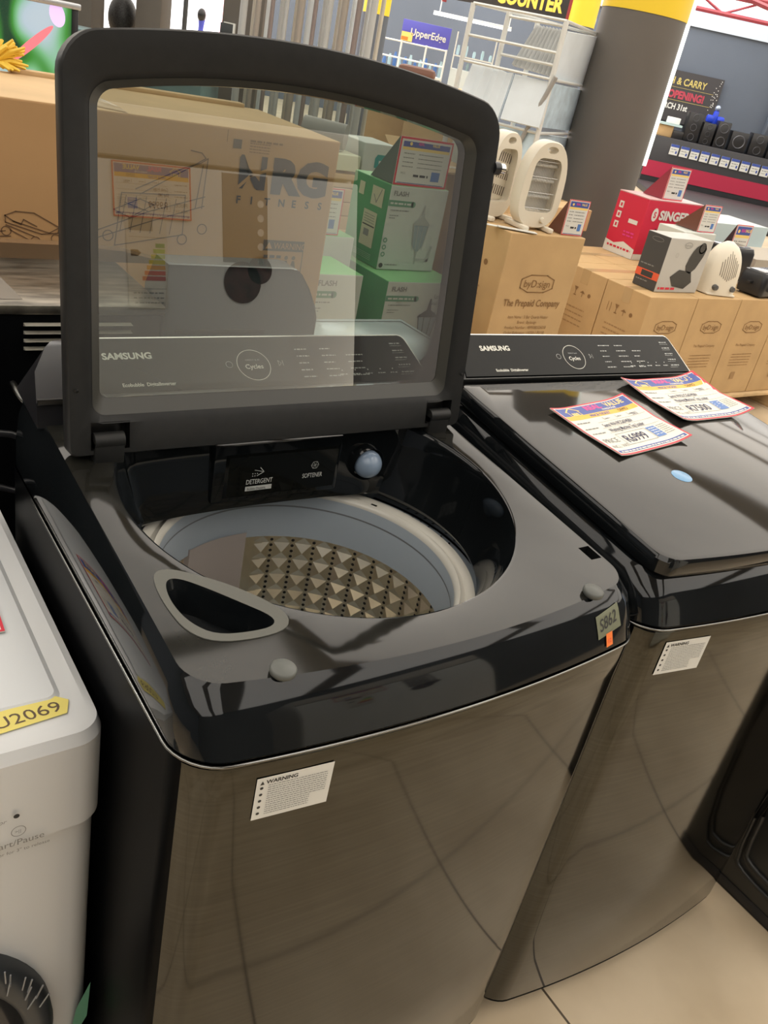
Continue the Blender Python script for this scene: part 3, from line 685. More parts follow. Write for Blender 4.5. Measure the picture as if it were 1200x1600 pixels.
def tent_ticket(label, x, y, z, w, h, group, back=None, rz=0.0, dep=0.12, tilt=0.02):
    t = thing('price_ticket', label, 'price ticket', (x, y, z), rz, group)
    bm = bmesh.new(); box(bm, 0, w, 0, 0.002, 0, h, 0.0005); obj('front_card', bm, card, t)
    bm = bmesh.new(); loft(bm, [[(0, 0.002, h), (w, 0.002, h), (w, dep, 0.0), (0, dep, 0.0)], [(0, 0.004, h), (w, 0.004, h), (w, dep + 0.002, 0.0), (0, dep + 0.002, 0.0)]], True, True, True); obj('back_card', bm, back or card, t)
    bm = bmesh.new(); bm.faces.new([bm.verts.new(p) for p in ((0.0005, 0.002, h - .001), (0.0005, dep, 0.001), (0.0005, 0.002, 0.001))]); r = bmesh.ops.extrude_face_region(bm, geom=bm.faces[:])
    for v in r['geom']:
        if isinstance(v, bmesh.types.BMVert): v.co.x += 0.0015
    obj('side_flap', bm, back or card, t)
    # portrait proportions: heading on top, lines below
    a = Art(0.0004); b = w * 0.03
    a.rect(0, 0, w, h, red).up().rect(b, b, w - b, h - b, stickm).up(); a.rect(b * 2, h * 0.80, w - b * 2, h - b * 2, blue); a.rect(b * 2, h * 0.74, w - b * 2, h * 0.80, yel2); a.rect(b * 2, b * 1.5, w - 2 * b, h * .05, blue)
    a.rect(w * .68, h * .14, w * .84, h * .34, mat('print_mid_blue', (0.08, 0.20, 0.52), 0.45)).up(); a.text('REAL', w * .34, h * .86, h * .085, pink, bold=.03, sx=.8); a.text('VALUE', w * .60, h * .86, h * .085, yel2, bold=.03, sx=.8)
    a.disc(w * .2, h * .87, h * .04, yel2, 6)
    for v in (.66, .57, .48, .39): a.words(w * .10, h * v, w * .30, h * .02, inkg); a.words(w * .38, h * v, w * .85, h * .02, inkg)
    a.text('PRICE', w * .1, h * .24, h * .06, inkg, sx=.8)
    a.words(w * .34, h * .2, w * .62, h * .05, inkm)
    a.build('ticket_print', t, FM(0, -0.0002, 0)); return t

# ------------------------------------------------------------------ white front loader on the left
t = thing('washing_machine', 'white front-loading washing machine with yellow numbered tape, left of the open machine', 'washing machine', (-0.313, 0.185, 0))
bm = bmesh.new(); o1 = outline(-0.30, 0.302, 0.012, 0.56, 0.035, 0.02, 0.004)
loft(bm, [[(x, y, 0.02) for x, y in o1], [(x, y, 0.70) for x, y in o1]], True, True, True); obj('cabinet', bm, whitep, t)
bm = bmesh.new(); o2 = outline(-0.302, 0.305, 0.0, 0.56, 0.035, 0.02, 0.005); o3 = outline(-0.298, 0.300, 0.006, 0.555, 0.032, 0.02, 0.005)
loft(bm, [[(x, y, 0.702) for x, y in o3], [(x, y, 0.708) for x, y in o2], [(x, y, 0.838) for x, y in outline(-0.302, 0.305, 0.002, 0.56, 0.035, 0.02, 0.005)], [(x, y, 0.852) for x, y in outline(-0.298, 0.301, 0.010, 0.556, 0.032, 0.02, 0.005)], [(x, y, 0.857) for x, y in outline(-0.288, 0.291, 0.022, 0.548, 0.028, 0.02, 0.004)]], True, True, True)
cp_ = obj('control_panel', bm, whitep, t, 25)
bm = bmesh.new(); r1 = outline(-0.255, 0.262, 0.070, 0.54, 0.012, 0.012, 0.0); r2 = outline(-0.262, 0.269, 0.063, 0.546, 0.016, 0.014, 0.0)
loft(bm, [[(x, y, 0.8565) for x, y in r2], [(x, y, 0.861) for x, y in r1]], True, False, True); obj('top_plate', bm, whitep2, t, 25)
a = Art(); a.text('Start/Pause', 0.210, 0.052, 0.014, inkg, 'CENTER', sx=1.0); a.text('Power for 3" to release', 0.212, 0.040, 0.0075, inkg, 'CENTER')
a.ring(0.212, 0.075, 0.0085, 0.0009, inkg, 28); a.text('>||', 0.2075, 0.0725, 0.007, inkg); a.disc(0.210, 0.101, 0.0035, inkm, 16); a.text('Door', 0.178, 0.094, 0.009, inkg, shear=.3)
a.build('panel_print', t, frame((-0.012, -0.0062, 0.66), (1, 0, 0), (0, 0, 1)))
a = Art(); P0 = [(0.0, 0.0), (0.135, 0.012), (0.140, 0.040), (0.150, 0.046), (0.006, 0.034)]
a.poly([(0, 0), (0.142, 0.014), (0.150, 0.036), (0.136, 0.048), (0.003, 0.036)], tapey).up(); a.text('U2069', 0.062, 0.0135, 0.026, mat('marker_brown', (0.12, 0.08, 0.05), 0.6), sx=1.12, shear=-0.1, rot=0.09)
a.build('number_tape', t, TM(0.124, 0.024, 0.8590))
bm = bmesh.new(); tc_ = (-0.0, -0.002, 0.320)
lathe(bm, [(0.245, 0.0), (0.244, -0.018), (0.236, -0.030), (0.215, -0.034), (0.205, -0.026)], 72, (0.0, 0.010, 0.330), axis='y'); dr_ = obj('door', bm, dgrey, t, 50)
bm = bmesh.new(); lathe(bm, [(0.206, -0.026), (0.19, -0.036), (0.10, -0.048), (0.0001, -0.052)], 64, (0.0, 0.010, 0.330), axis='y'); obj('door_window', bm, mat('dark_door_glass', (0.03, 0.03, 0.03), 0.12), dr_, 60)
bm = bmesh.new()
for q in range(26):
    an = 0.3 + q * 0.05; r0_ = 0.215 + 0.02 * random.random(); tube(bm, [(r0_ * math.cos(an), -0.024, 0.33 + r0_ * math.sin(an)), ((r0_ + .02) * math.cos(an + .1), -0.029, 0.33 + (r0_ + .02) * math.sin(an + .1))], 0.0012, 5)
obj('plastic_wrap', bm, mat('plastic_wrap', (0.30, 0.31, 0.32), 0.15), dr_)
a = Art(); a.poly([(0, 0), (0.028, 0.06), (0.031, 0.14), (0.012, 0.09)], mat('green_tape', (0.12, 0.34, 0.22), 0.5)); a.build('green_tape', t, FM(0.268, 0.0045, 0.22))
tk = flat_ticket('price ticket with a red border lying on the white machine, at the left picture edge', frame((-0.300, 0.402, 0.8625), (1, -0.045, 0), (0.045, 1, 0)), 0.222, 0.160, 'R5499', 'White 7kg', 'Front Loader', 0.001)
tk['group'] = 'price ticket on the white machine'

# ------------------------------------------------------------------ black appliance on the right, side towards us
t = thing('appliance', 'black appliance with an embossed side panel at the right picture edge', 'appliance', (1.46, 0.09, 0))
bm = bmesh.new(); box(bm, 0, 0.60, -0.34, 0, 0.012, 0.85, 0.012); obj('cabinet', bm, mat('side_black', (0.022, 0.022, 0.020), 0.35), t)
loopz = chaikin([(-0.30, 0.075), (-0.12, 0.075), (-0.085, 0.11), (-0.085, 0.76), (-0.12, 0.79), (-0.30, 0.79)], 2)
for kx, nm in ((0.0, 'embossed_ridge'), (0.045, 'embossed_ridge')):
    cy_, cz_ = -0.195, 0.435
    pts = [(-0.001, cy_ + (y - cy_) * (1 - kx * 3.0), cz_ + (z - cz_) * (1 - kx * 2.0)) for y, z in loopz]; pts.append(pts[0]); pts.append(pts[1])
    bm = bmesh.new(); tube(bm, pts, 0.006, 8); obj(nm, bm, MATS['side_black'], t, 60)
mbox('base_strip', -0.002, 0.6, -0.342, 0.002, 0.0, 0.03, blackp, t)

# ------------------------------------------------------------------ row of appliances standing back to back behind
t = thing('stove', 'black appliance with a dusty steel top and louvred back, behind the open machine', 'appliance', (0, 0, 0))
mbox('body', -0.70, 0.285, 0.845, 1.12, 0.0, 1.132, blackm, t, 0.006)
mbox('steel_top', -0.705, 0.290, 0.842, 1.125, 1.132, 1.1485, steeld, t, 0.004)
bm = bmesh.new(); pr = [(-0.70, 1.148), (0.405, 1.148), (0.395, 1.150), (0.36, 1.158), (0.30, 1.170), (0.20, 1.176), (-0.70, 1.178)]
loft(bm, [[(x, 1.105, z) for x, z in pr], [(x, 1.135, z) for x, z in pr]], True, True, True); obj('splash_guard', bm, mat('brown_reflection', (0.16, 0.10, 0.055), 0.2), t)  # brown reflection in the glossy upstand is put into its colour
a = Art(); a.poly([(0, 0), (0.11, 0), (0.10, 0.15), (-0.02, 0.15)], mat('dust_clean_patch', (0.22, 0.21, 0.19), 0.25)); a.line([(0.035, .02), (0.05, .05)], .004, silver_txt); a.line([(0.0, .03), (0.045, .035)], .004, silver_txt); a.build('clear_patch', t, TM(-0.05, 0.87, 1.1487))
for q in range(4):
    bm = bmesh.new(); z = 1.119 - q * 0.0135
    loft(bm, [[(0.055, 0.846, z), (0.055, 0.832, z - 0.0015), (0.055, 0.846, z - 0.006)], [(0.23, 0.846, z), (0.23, 0.832, z - 0.0015), (0.23, 0.846, z - 0.006)]], True, True, True); obj('louvre', bm, mat('louvre_steel', (.50, .47, .40), .35, .3), t, 20)
mtube('gas_pipe', [(0.035, 0.835, 1.02), (0.04, 0.80, 1.01), (0.055, 0.795, 0.99), (0.06, 0.80, 0.93)], 0.006, mat('grey_pipe', (0.16, 0.16, 0.15), 0.3, 1.0), t)
bm = bmesh.new(); lathe(bm, [(0.0001, -0.012), (0.006, -0.011), (0.009, -0.004), (0.010, 0.0)], 16, (0.075, 0.845, 1.01), axis='y'); obj('bolt_head', bm, chrome, t)
mtube('hose', [(-0.05, 0.80, 0.96), (0.02, 0.78, 0.955), (0.06, 0.79, 0.93), (0.07, 0.80, 0.86)], 0.006, blackp, t)
mtube('hose', [(-0.06, 0.80, 0.85), (0.0, 0.78, 0.86), (0.05, 0.78, 0.84), (0.05, 0.79, 0.74)], 0.006, blackp, t)
mtube('cable', [(-0.04, 0.83, 1.10), (-0.03, 0.82, 1.04), (0.0, 0.82, 1.02), (0.0, 0.83, 1.12)], 0.008, blackp, t)

t = thing('washing_machine', 'dark grey machine with a tall rounded console, its back turned, behind the open lid', 'washing machine', (0, 0, 0))
mbox('body', 0.31, 0.605, 0.875, 1.09, 0.0, 1.08, dgrey, t, 0.006)
bm = bmesh.new(); pr = [(0.300, 1.085), (0.612, 1.085), (0.612, 1.12), (0.604, 1.145), (0.586, 1.178), (0.566, 1.205), (0.555, 1.213), (0.54, 1.215), (0.300, 1.215)]
loft(bm, [[(x, 0.876, z) for x, z in pr], [(x, 0.870, z - .001) for x, z in pr], [(x, 0.93, z) for x, z in pr], [(x * .98, 0.96, z - 0.06 if z > 1.1 else z) for x, z in pr]], True, True, True); c_ = obj('console', bm, mat('grey_console', (0.085, 0.095, 0.10), 0.25), t, 30)
mbox('rear_slot', 0.32, 0.50, 0.8675, 0.872, 1.088, 1.096, satin2, t, 0.001)

t = thing('washing_machine', 'pale blue-white flat-topped machine behind the open machine on the right', 'washing machine', (0, 0, 0))
mbox('body', 0.645, 0.950, 0.81, 1.04, 0.0, 1.035, whitep2, t, 0.006)
mbox('top', 0.635, 0.958, 0.80, 1.05, 1.035, 1.056, mat('pale_blue_lid', (0.55, 0.66, 0.68), 0.2), t, 0.006)
a = Art(); a.line([(0, 0.218), (0.300, 0.218), (0.302, 0.01)], 0.004, inkm); a.build('lid_seam', t, TM(0.64, 0.81, 1.0562))

# ------------------------------------------------------------------ cartons
def carton(name, label, x0, x1, y0, y1, z0, z1, m, group=None, cat='box', tape=True, mtop=None, mleft=None):
    t = thing(name, label, cat, ((x0 + x1) / 2, (y0 + y1) / 2, z0), 0, group)
    w, d, h = (x1 - x0) / 2, (y1 - y0) / 2, z1 - z0
    bm = bmesh.new(); box(bm, -w, w, -d, d, 0.0, h, 0.004)
    if mtop or mleft:
        bm.normal_update()
        for f in bm.faces:
            if mtop and f.normal.z > 0.8: f.material_index = 1
            if mleft and f.normal.x < -0.8: f.material_index = 2
    obj('cardboard_body', bm, [m, mtop or m, mleft or m], t, 20)
    if tape: mbox('parcel_tape', -w - 0.0008, w + 0.0008, -0.03, 0.03, h - 0.08, h + 0.0008, cardtape, t, 0)
    return t, w, d, h
CP_ = lambda t, w, d: FM(-w, -d - 0.0005, 0)
# large carton with the punch-bag print
t, w, d, h = carton('carton', 'large brown fitness carton with a trolley drawing, behind the open lid', -0.46, 0.871, 1.30, 1.74, 0.0, 1.394, cardb3, tape=False, mtop=cardb2)
a = Art(0.0008); X = lambda x: x + 0.46
# lettering
lg = mat('print_charcoal', (0.05, 0.055, 0.07), 0.6)
def XZ(x, z): return (X(x), z)
N_ = lambda u, v: XZ(0.620 + 0.080 * u, 1.270 + 0.072 * v)
a.poly([N_(.02, 0), N_(.16, .0), N_(.16, .02), N_(.30, .30), N_(.30, .62), N_(.12, 1.0), N_(.04, 1.0), N_(0, .92)], lg); a.poly([N_(.12, 1.0), N_(.30, .62), N_(.66, .26), N_(.66, 0), N_(.60, 0), N_(.52, .06), N_(.26, .50)], lg); a.poly([N_(.66, 0), N_(.84, 0.0), N_(.84, 1.0), N_(.66, 1.0)], lg)
a.text('RG', X(0.702), 1.270, 0.098, lg, sx=1.12, bold=0.065)
for i, ch in enumerate('FITNESS'): a.text(ch, X(0.620 + 0.0355 * i), 1.238, 0.023, lg, bold=0.03)
a.up().line([XZ(0.616, 1.268), XZ(0.650, 1.300), XZ(0.700, 1.318)], 0.007, cardb3)
a.build('logo', t, FM(-w, -d - 0.0006, 0)); a = Art(0.0008); a.rect(X(0.690), 1.175, X(0.800), 1.200, mat('print_grey_brown', (0.10, 0.085, 0.07), 0.7)); a.rect(X(.69), 1.10, X(.80), 1.102, MATS['print_grey_brown']).rect(X(.798), 1.10, X(.80), 1.175, MATS['print_grey_brown'])
a.up().poly([XZ(0.696, 1.180), XZ(0.714, 1.180), XZ(0.705, 1.196)], cardb3); a.text('WARNING', X(0.718), 1.180, 0.021, cardb3, sx=.85)
a.words(X(.694), 1.158, X(.74), .007, lg); a.words(X(.694), 1.142, X(.73), .007, lg)
for q in (0.755, 0.775): a.disc(X(q), 1.160, 0.005, MATS['print_grey_brown'], 12); a.poly([XZ(q - .010, 1.128), XZ(q - .003, 1.153), XZ(q + .003, 1.153), XZ(q + .010, 1.128)], MATS['print_grey_brown'])
a.rect(X(.760), 1.118, X(.770), 1.128, MATS['print_grey_brown'])
a.v = [(x + .012, y - .040, z) for x, y, z in a.v]; a.build('warning_mark', t, FM(-w, -d - 0.0006, 0)); a = Art(0.0008)
# label panel top
a.line([XZ(.585, 1.365), XZ(.585, 1.388)], .0015, cardin); a.rect(X(.60), 1.353, X(.62), 1.372, MATS['print_grey_brown']).words(X(.64), 1.37, X(.72), .004, cardin)
for q in range(4): a.words(X(.64 + .0), 1.366 - q * .006, X(.69), .002, cardin)
# trolley drawings: one folded, one standing open
L_ = mat('print_line_brown', (0.16, 0.085, 0.04), 0.8)
def seg(P, k=.0022): a.line([XZ(*p) for p in P], k, L_)
seg([(0.13, 1.178), (0.15, 1.187), (0.185, 1.186), (0.235, 1.160), (0.215, 1.148), (0.145, 1.168), (0.13, 1.178)]); seg([(0.13, 1.178), (0.131, 1.165), (0.20, 1.145), (0.232, 1.149), (0.235, 1.160)]); seg([(.145, 1.168), (.16, 1.162), (.165, 1.172), (.19, 1.160)])
for cx_, cz_ in ((.132, 1.148), (.188, 1.130), (.228, 1.137)): a.ring(X(cx_), cz_, .010, .002, L_, 18)
seg([(.132, 1.16), (.185, 1.14)]); seg([(.14, 1.15), (.18, 1.13)]); seg([(.04, 1.135), (.13, 1.148)]); seg([(.02, 1.12), (.19, 1.128)]); seg([(.06, 1.132), (.14, 1.138)])
seg([(0.30, 1.155), (.42, 1.205), (.545, 1.245)]); seg([(0.30, 1.14), (.44, 1.19), (.545, 1.225)]); seg([(0.35, 1.13), (0.36, 1.24), (0.50, 1.245), (0.50, 1.16), (0.35, 1.13)])
seg([(.40, 1.24), (.50, 1.30), (.54, 1.325), (.53, 1.335), (.505, 1.338)]); seg([(.39, 1.25), (.49, 1.30), (.53, 1.315), (.545, 1.325), (.54, 1.22)]); seg([(.535, 1.31), (.525, 1.22)])
for q in range(6): seg([(.36 + .022 * q, 1.16), (.37 + .022 * q, 1.235)], .0015)
for cx_, cz_ in ((.335, 1.15), (.50, 1.15), (.545, 1.175)): a.ring(X(cx_), cz_, .012, .0022, L_, 18)
seg([(.345, 1.205), (.40, 1.23), (.43, 1.22), (.38, 1.19), (.345, 1.205)]); seg([(.37, 1.22), (.42, 1.205)])
a.build('carton_print', t, FM(-w, -d - 0.0006, 0))
mbox('torn_flap_edge', -w + 0.70, w - 0.05, d - 0.02, d + 0.012, h - 0.002, h + 0.010, cardb2, t, 0.003)
bm = bmesh.new(); loft(bm, [[(0.08, -d + .05, h + .001), (0.16, -d + .0, h + .001), (0.14, d - .05, h + .001)], [(0.10, -d + .06, h + .010), (0.15, -d + .02, h + .007), (0.13, d - .08, h + .008)]], True, False, True); obj('crumpled_tape', bm, cardtape, t)

# television above the carton
t = thing('television', 'flat television showing a bright green and pink picture, top left corner', 'television', (0, 0, 0))
TY = 2.16
mbox('screen_housing', -0.55, 0.515, TY + 0.003, TY + 0.05, 1.00, 1.545, blackp, t, 0.004)
mbox('bezel', -0.55, 0.520, TY - 0.012, TY + 0.012, 1.530, 1.545, mat('silver_bezel', (0.6, 0.62, 0.66), 0.3, 0.6), t, 0.003)
mbox('bezel', 0.498, 0.515, TY - 0.006, TY + 0.01, 1.00, 1.532, blackp, t, 0.002)
mbox('stand', -0.25, 0.2, TY - 0.1, TY + 0.12, 0.0, 1.0, blackp, t, 0.01)
def tvm(n, c): return mat(n, c, 0.3, emit=c, es=1.0)
def tv_material():
    m = bpy.data.materials.new('tv_picture'); m.use_nodes = True; nt = m.node_tree; b = nt.nodes['Principled BSDF']; b.inputs['Base Color'].default_value = (0, 0, 0, 1); b.inputs['Roughness'].default_value = .25
    tc = nt.nodes.new('ShaderNodeTexCoord'); mp = nt.nodes.new('ShaderNodeMapping'); mp.inputs['Location'].default_value = (0.95, 0, 0.35); mp.inputs['Rotation'].default_value = (0, .7, 0); mp.inputs['Scale'].default_value = (7.5, 1, 3.6)
    n = nt.nodes.new('ShaderNodeTexNoise'); n.inputs['Scale'].default_value = 1.0; n.inputs['Detail'].default_value = 0.6; n.inputs['Distortion'].default_value = .6
    r = nt.nodes.new('ShaderNodeValToRGB'); e = r.color_ramp.elements; e[0].position = .34; e[0].color = (.01, .04, .03, 1); e[1].position = .72; e[1].color = (.85, .95, 1, 1)
    for p, c in ((.42, (.02, .09, .04)), (.47, (.08, .42, .06)), (.52, (.30, .75, .35)), (.56, (.55, .85, .72)), (.61, (.75, .9, 1.0))): q = e.new(p); q.color = (*c, 1)
    nt.links.new(tc.outputs['Object'], mp.inputs[0]); nt.links.new(mp.outputs[0], n.inputs[0]); nt.links.new(n.outputs['Fac'], r.inputs[0]); nt.links.new(r.outputs[0], b.inputs['Emission Color']); b.inputs['Emission Strength'].default_value = .45
    return m
a = Art(0.0006); a.rect(-0.53, 1.02, 0.498, 1.53, tv_material()).up()
def blob(cx, cz, rx, rz_, rot, m_, n=28):
    P = []
    for k_ in range(n):
        an = 2 * PI * k_ / n; x_ = rx * math.cos(an); z_ = rz_ * math.sin(an); P.append((cx + x_ * math.cos(rot) - z_ * math.sin(rot), cz + x_ * math.sin(rot) + z_ * math.cos(rot)))
    a.poly(P, m_)
blob(0.395, 1.430, 0.075, 0.011, 0.75, tvm('tv_pink', (0.55, 0.12, 0.14)))
blob(0.46, 1.51, 0.02, 0.03, 0.3, tvm('tv_lilac', (0.5, 0.35, 0.6)))
a.build('screen_picture', t, FM(0, TY, 0))
bm = bmesh.new()
for q in range(34):
    an = random.uniform(-1.2, 1.25); l = random.uniform(.05, .085); p0 = Vector((0.20, 1.72, 1.405)); e = p0 + Vector((math.cos(an) * l, random.uniform(-.02, .02), math.sin(an) * l * .6 + .015)); e.z = max(e.z, 1.402)
    tube(bm, [p0 + Vector((0, 0, .004)), (p0 + e) / 2 + Vector((0, 0, .008)), e], [0.003, .0055, .003], 6)
tag(obj('tassel', bm, mat('tassel_yellow', (0.90, 0.62, 0.08), 0.6), None, 60), 'yellow fluffy tassel lying on the big carton below the television', 'tassel')

# ------------------------------------------------------------------ green and white lamp cartons
def lampbox(label, x0, x1, y0, y1, z0, z1, big, lamp):
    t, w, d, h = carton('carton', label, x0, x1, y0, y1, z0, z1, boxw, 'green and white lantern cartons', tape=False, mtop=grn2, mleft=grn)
    a = Art(0.0006); W2 = 2 * w
    a.text('FLASH', W2 * .06, h * .885, h * .075, inkg, sx=1.05, bold=.03); a.rect(W2 * .0, h * .76, W2 * .42, h * .83, mat('print_green_grey', (0.12, 0.32, 0.20), .5)); a.disc(W2 * .42, h * .795, h * .035, MATS['print_green_grey'])
    a.up().words(W2 * .03, h * .785, W2 * .38, h * .02, boxw); a.words(W2 * .05, h * .71, W2 * .36, h * .012, inkg); a.words(W2 * .05, h * .65, W2 * .2, h * .01, inkg); a.words(W2 * .05, h * .62, W2 * .15, h * .01, inkg)
    c = lamp; lx = W2 * .63
    if c:
        a.poly([(lx - .01 * W2, h * .80), (lx + .01 * W2, h * .80), (lx + .03 * W2, h * .66), (lx + .12 * W2, h * .60), (lx + .15 * W2, h * .565), (lx - .15 * W2, h * .565), (lx - .12 * W2, h * .60), (lx - .03 * W2, h * .66)], c)
        a.poly([(lx - .13 * W2, h * .56), (lx + .13 * W2, h * .56), (lx + .10 * W2, h * .32), (lx, h * .22), (lx - .10 * W2, h * .32)], mat('lamp_glass_print', (0.30, 0.38, 0.42), .4)).up()
        for q in (-.13, -.05, .05, .13): a.line([(lx + q * W2, h * .56), (lx + q * .6 * W2, h * .27)], .003, c)
        a.line([(lx, h * .24), (lx, h * .10)], .006, mat('lamp_pale', (.45, .48, .46), .5)); a.line([(lx + .02 * W2, h * .14), (lx + .22 * W2, h * .14), (lx + .25 * W2, h * .30)], .010, MATS['lamp_pale'])
    for q in range(3): a.ring(W2 * .055, h * (.36 - .085 * q), h * .03, h * .013, MATS['print_green_grey'], 16)
    a.disc(W2 * .055, h * .055, h * .03, inkm, 14).words(W2 * .12, h * .06, W2 * .33, h * .012, inkg)
    a.build('front_print', t, FM(-w, -d - .0006, 0))
    a = Art(0.0006); D2 = 2 * d
    if big:
        a.rect(D2 * .55, h * .70, D2 * .86, h * .92, mat('label_cream', (0.62, 0.60, 0.42), .5)).rect(D2 * .20, h * .76, D2 * .34, h * .91, MATS['label_cream']).rect(D2 * .42, h * .20, D2 * .78, h * .62, MATS['label_cream']).up()
        a.rect(D2 * .44, h * .44, D2 * .76, h * .455, inkm).rect(D2 * .50, h * .32, D2 * .64, h * .40, inkg); a.line([(D2 * .62, h * .82), (D2 * .70, h * .74), (D2 * .80, h * .90)], .004, inkg)
        for q in range(4): a.words(D2 * .46, h * (.57 - .03 * q), D2 * .74, h * .01, inkg)
    else:
        a.ring(D2 * .5, h * .5, h * .05, h * .02, MATS.get('label_cream') or boxw, 16)
    for q in range(4): a.words(D2 * .15, h * (.12 - .02 * q if big else .3 - .04 * q), D2 * .8, h * .007, mat('print_pale_green', (.35, .6, .4), .5))
    a.build('side_print', t, LM(-w - .0006, d, 0)); return t
tb = thing('display_table', 'low wooden display table under the lantern cartons, mostly hidden', 'table', (1.45, 2.1, 0))
mbox('table_top', -0.55, 0.52, -0.60, 0.38, 0.575, 0.615, wood, tb); 
for x, y in ((-0.5, -.55), (.47, -.55), (-.5, .33), (.47, .33)): mbox('leg', x - .03, x + .03, y - .03, y + .03, 0, .577, wood, tb)
lampbox('lantern carton, green and white, topmost of its stack, with a tent ticket on it', 1.519, 1.769, 1.985, 2.225, 0.910, 1.199, True, mat('lamp_pale_print', (.42, .45, .43), .5))
lampbox('lantern carton with a black lantern print and handwriting, under the topmost one', 1.485, 1.800, 1.85, 2.24, 0.617, 0.908, False, mat('lamp_black_print', (.04, .04, .04), .5))
a = Art(0.001); a.text('Lamp', .21, .235, .022, inkm, rot=-.05, sx=.8).text('Small - R299', .20, .212, .020, inkm, rot=-.05, sx=.7).text('Lamp - R366', .20, .175, .020, inkm, rot=-.05, sx=.7)
a.build('handwriting', [o for o in bpy.data.objects if o.name.startswith('carton') and o.get('label', '').startswith('lantern carton with a black')][0], FM(-.1575, -.195 - .0006, 0))
lampbox('small lantern carton with a pale green top, left of the two-high stack', 1.165, 1.345, 1.80, 2.02, 0.617, 0.940, False, None)
lampbox('green lantern carton lying behind the small one', 1.19, 1.45, 2.05, 2.34, 0.617, 1.000, False, None)
tent_ticket('tent price ticket standing on the topmost lantern carton', 1.525, 1.99, 1.2, 0.225, 0.155, 'tent price tickets on the displays', mat('acrylic_green_grey', (.10, .15, .13), .2), 0, .14)
tent_ticket('tent price ticket half hidden behind the big fitness carton', 1.245, 2.06, 1.001, 0.140, 0.155, 'tent price tickets on the displays', None, 0, .10)
for i, (x, y, z, lab) in enumerate(((1.80, 2.62, 1.00, 'lower'), (1.80, 2.62, 1.125, 'upper'))):
    t, w, d, h = carton('carton', '%s of two small white cartons with a teal badge' % lab, x, x + .16, y, y + .2, z, z + .12, boxw, 'white cartons with teal badges', tape=False)
    a = Art(.0006); a.poly([(.06, .03), (.08, .02), (.15, .02), (.15, .08), (.07, .08), (.06, .065)], teal).up(); a.words(.08, .045, .14, .012, boxw); a.build('badge', t, FM(-w, -d - .0006, 0))
bm = bmesh.new(); tube(bm, [(1.60, 2.78, 1.249), (1.73, 2.66, 1.247)], 0.05, 20); tag(obj('rolled_mat', bm, mat('roll_grey', (.30, .29, .27), .4), None), 'short grey roll lying on stacked cartons behind the big fitness carton', 'roll')
t = thing('shelf_table', 'low table carrying the stacked pale cartons behind the lantern cartons', 'table', (1.65, 2.75, 0)); mbox('table_top', -.25, .32, -.2, .3, .86, .90, wood, t); 
for x in (-.2, .27):
    for y in (-.15, .25): mbox('leg', x - .02, x + .02, y - .02, y + .02, 0, .862, wood, t)
for i, z in enumerate((.90, .955, 1.01, 1.065, 1.13)):
    lab = ['bottom', 'second lowest', 'middle', 'second highest', 'topmost'][i]
    if i == 4: t, *_ = carton('carton', 'topmost flat pale carton in the pile behind the big fitness carton', 1.50, 1.78, 2.60, 2.9, z, z + .062, mat('carton_pale_green', (.62, .66, .48), .6), 'flat pale cartons piled up', tape=False)
    else: t, *_ = carton('carton', '%s pale carton of the pile behind the fitness carton' % lab, 1.50, 1.78, 2.60, 2.9, z, z + .053, cardb2, 'flat pale cartons piled up', tape=False)

# brown carton right of the lantern cartons
t, w, d, h = carton('carton', 'brown carton with open flaps seen through the lid glass, right of the lantern cartons', 2.03, 2.36, 2.37, 2.75, 0.62, 1.20, cardb, None)
bm = bmesh.new(); loft(bm, [[(-w, -d, h), (w, -d, h), (w + .02, -d - .12, h + .035), (-w + .02, -d - .11, h + .02)], [(-w, -d, h + .004), (w, -d, h + .004), (w + .02, -d - .12, h + .039), (-w + .02, -d - .11, h + .024)]], True, True, True); obj('open_flap', bm, cardb2, t)
bm = bmesh.new(); loft(bm, [[(-w, d, h), (w, d, h), (w, d + .08, h + .06), (-w, d + .08, h + .06)], [(-w, d, h + .004), (w, d, h + .004), (w, d + .08, h + .064), (-w, d + .08, h + .064)]], True, True, True); obj('open_flap', bm, cardb2, t)
t, *_ = carton('carton', 'plain brown carton under the one with open flaps', 1.98, 2.38, 2.33, 2.77, 0, 0.618, cardb, None)

# ------------------------------------------------------------------ stacked cartons for heaters
def prepaid(t, w, d, h, big):
    a = Art(.0008); W2 = 2 * w; cx = W2 * .5; k = h / .59
    a.up(); u = W2 * .5
    # rounded frame round the word
    def rr(cx, cy, ww, hh, r, th, m_):
        P = chaikin([(cx - ww, cy - hh), (cx + ww, cy - hh), (cx + ww, cy + hh), (cx - ww, cy + hh)], 1); P.append(P[0]); a.line(P, th, m_)
    yy = h * (.70 if big else .72)
    rr(cx, yy, W2 * .22, W2 * .085, 0, .004, cardin); a.text('byD:sign', cx, yy - W2 * .035, W2 * .105, cardin, 'CENTER')
    if big:
        a.text('The Prepaid Company', cx, h * .555, W2 * .10, cardin, 'CENTER', sx=.85, bold=.01)
        for q, s in enumerate(('Item Name : 3 Bar Quartz Heater', 'Brand : Bydesign', 'Product Number : 4895080326018', 'Order Reference : 14700-1 P0118', 'N.W.: 1.5 kgs')): a.text(s, cx, h * (.475 - .035 * q), W2 * .045, cardin, 'CENTER', sx=.9)
    else:
        a.text('The Prepaid Company', cx, h * .52, W2 * .055, cardin, 'CENTER')
        for q in range(5): a.words(W2 * .25, h * (.43 - .03 * q), W2 * .75, h * .006, cardin)
        a.rect(W2 * .42, h * .16, W2 * .52, h * .24, mat('print_faint_brown', (.36, .22, .10), .8))
    a.build('carton_print', t, FM(-w, -d - .0006, 0))
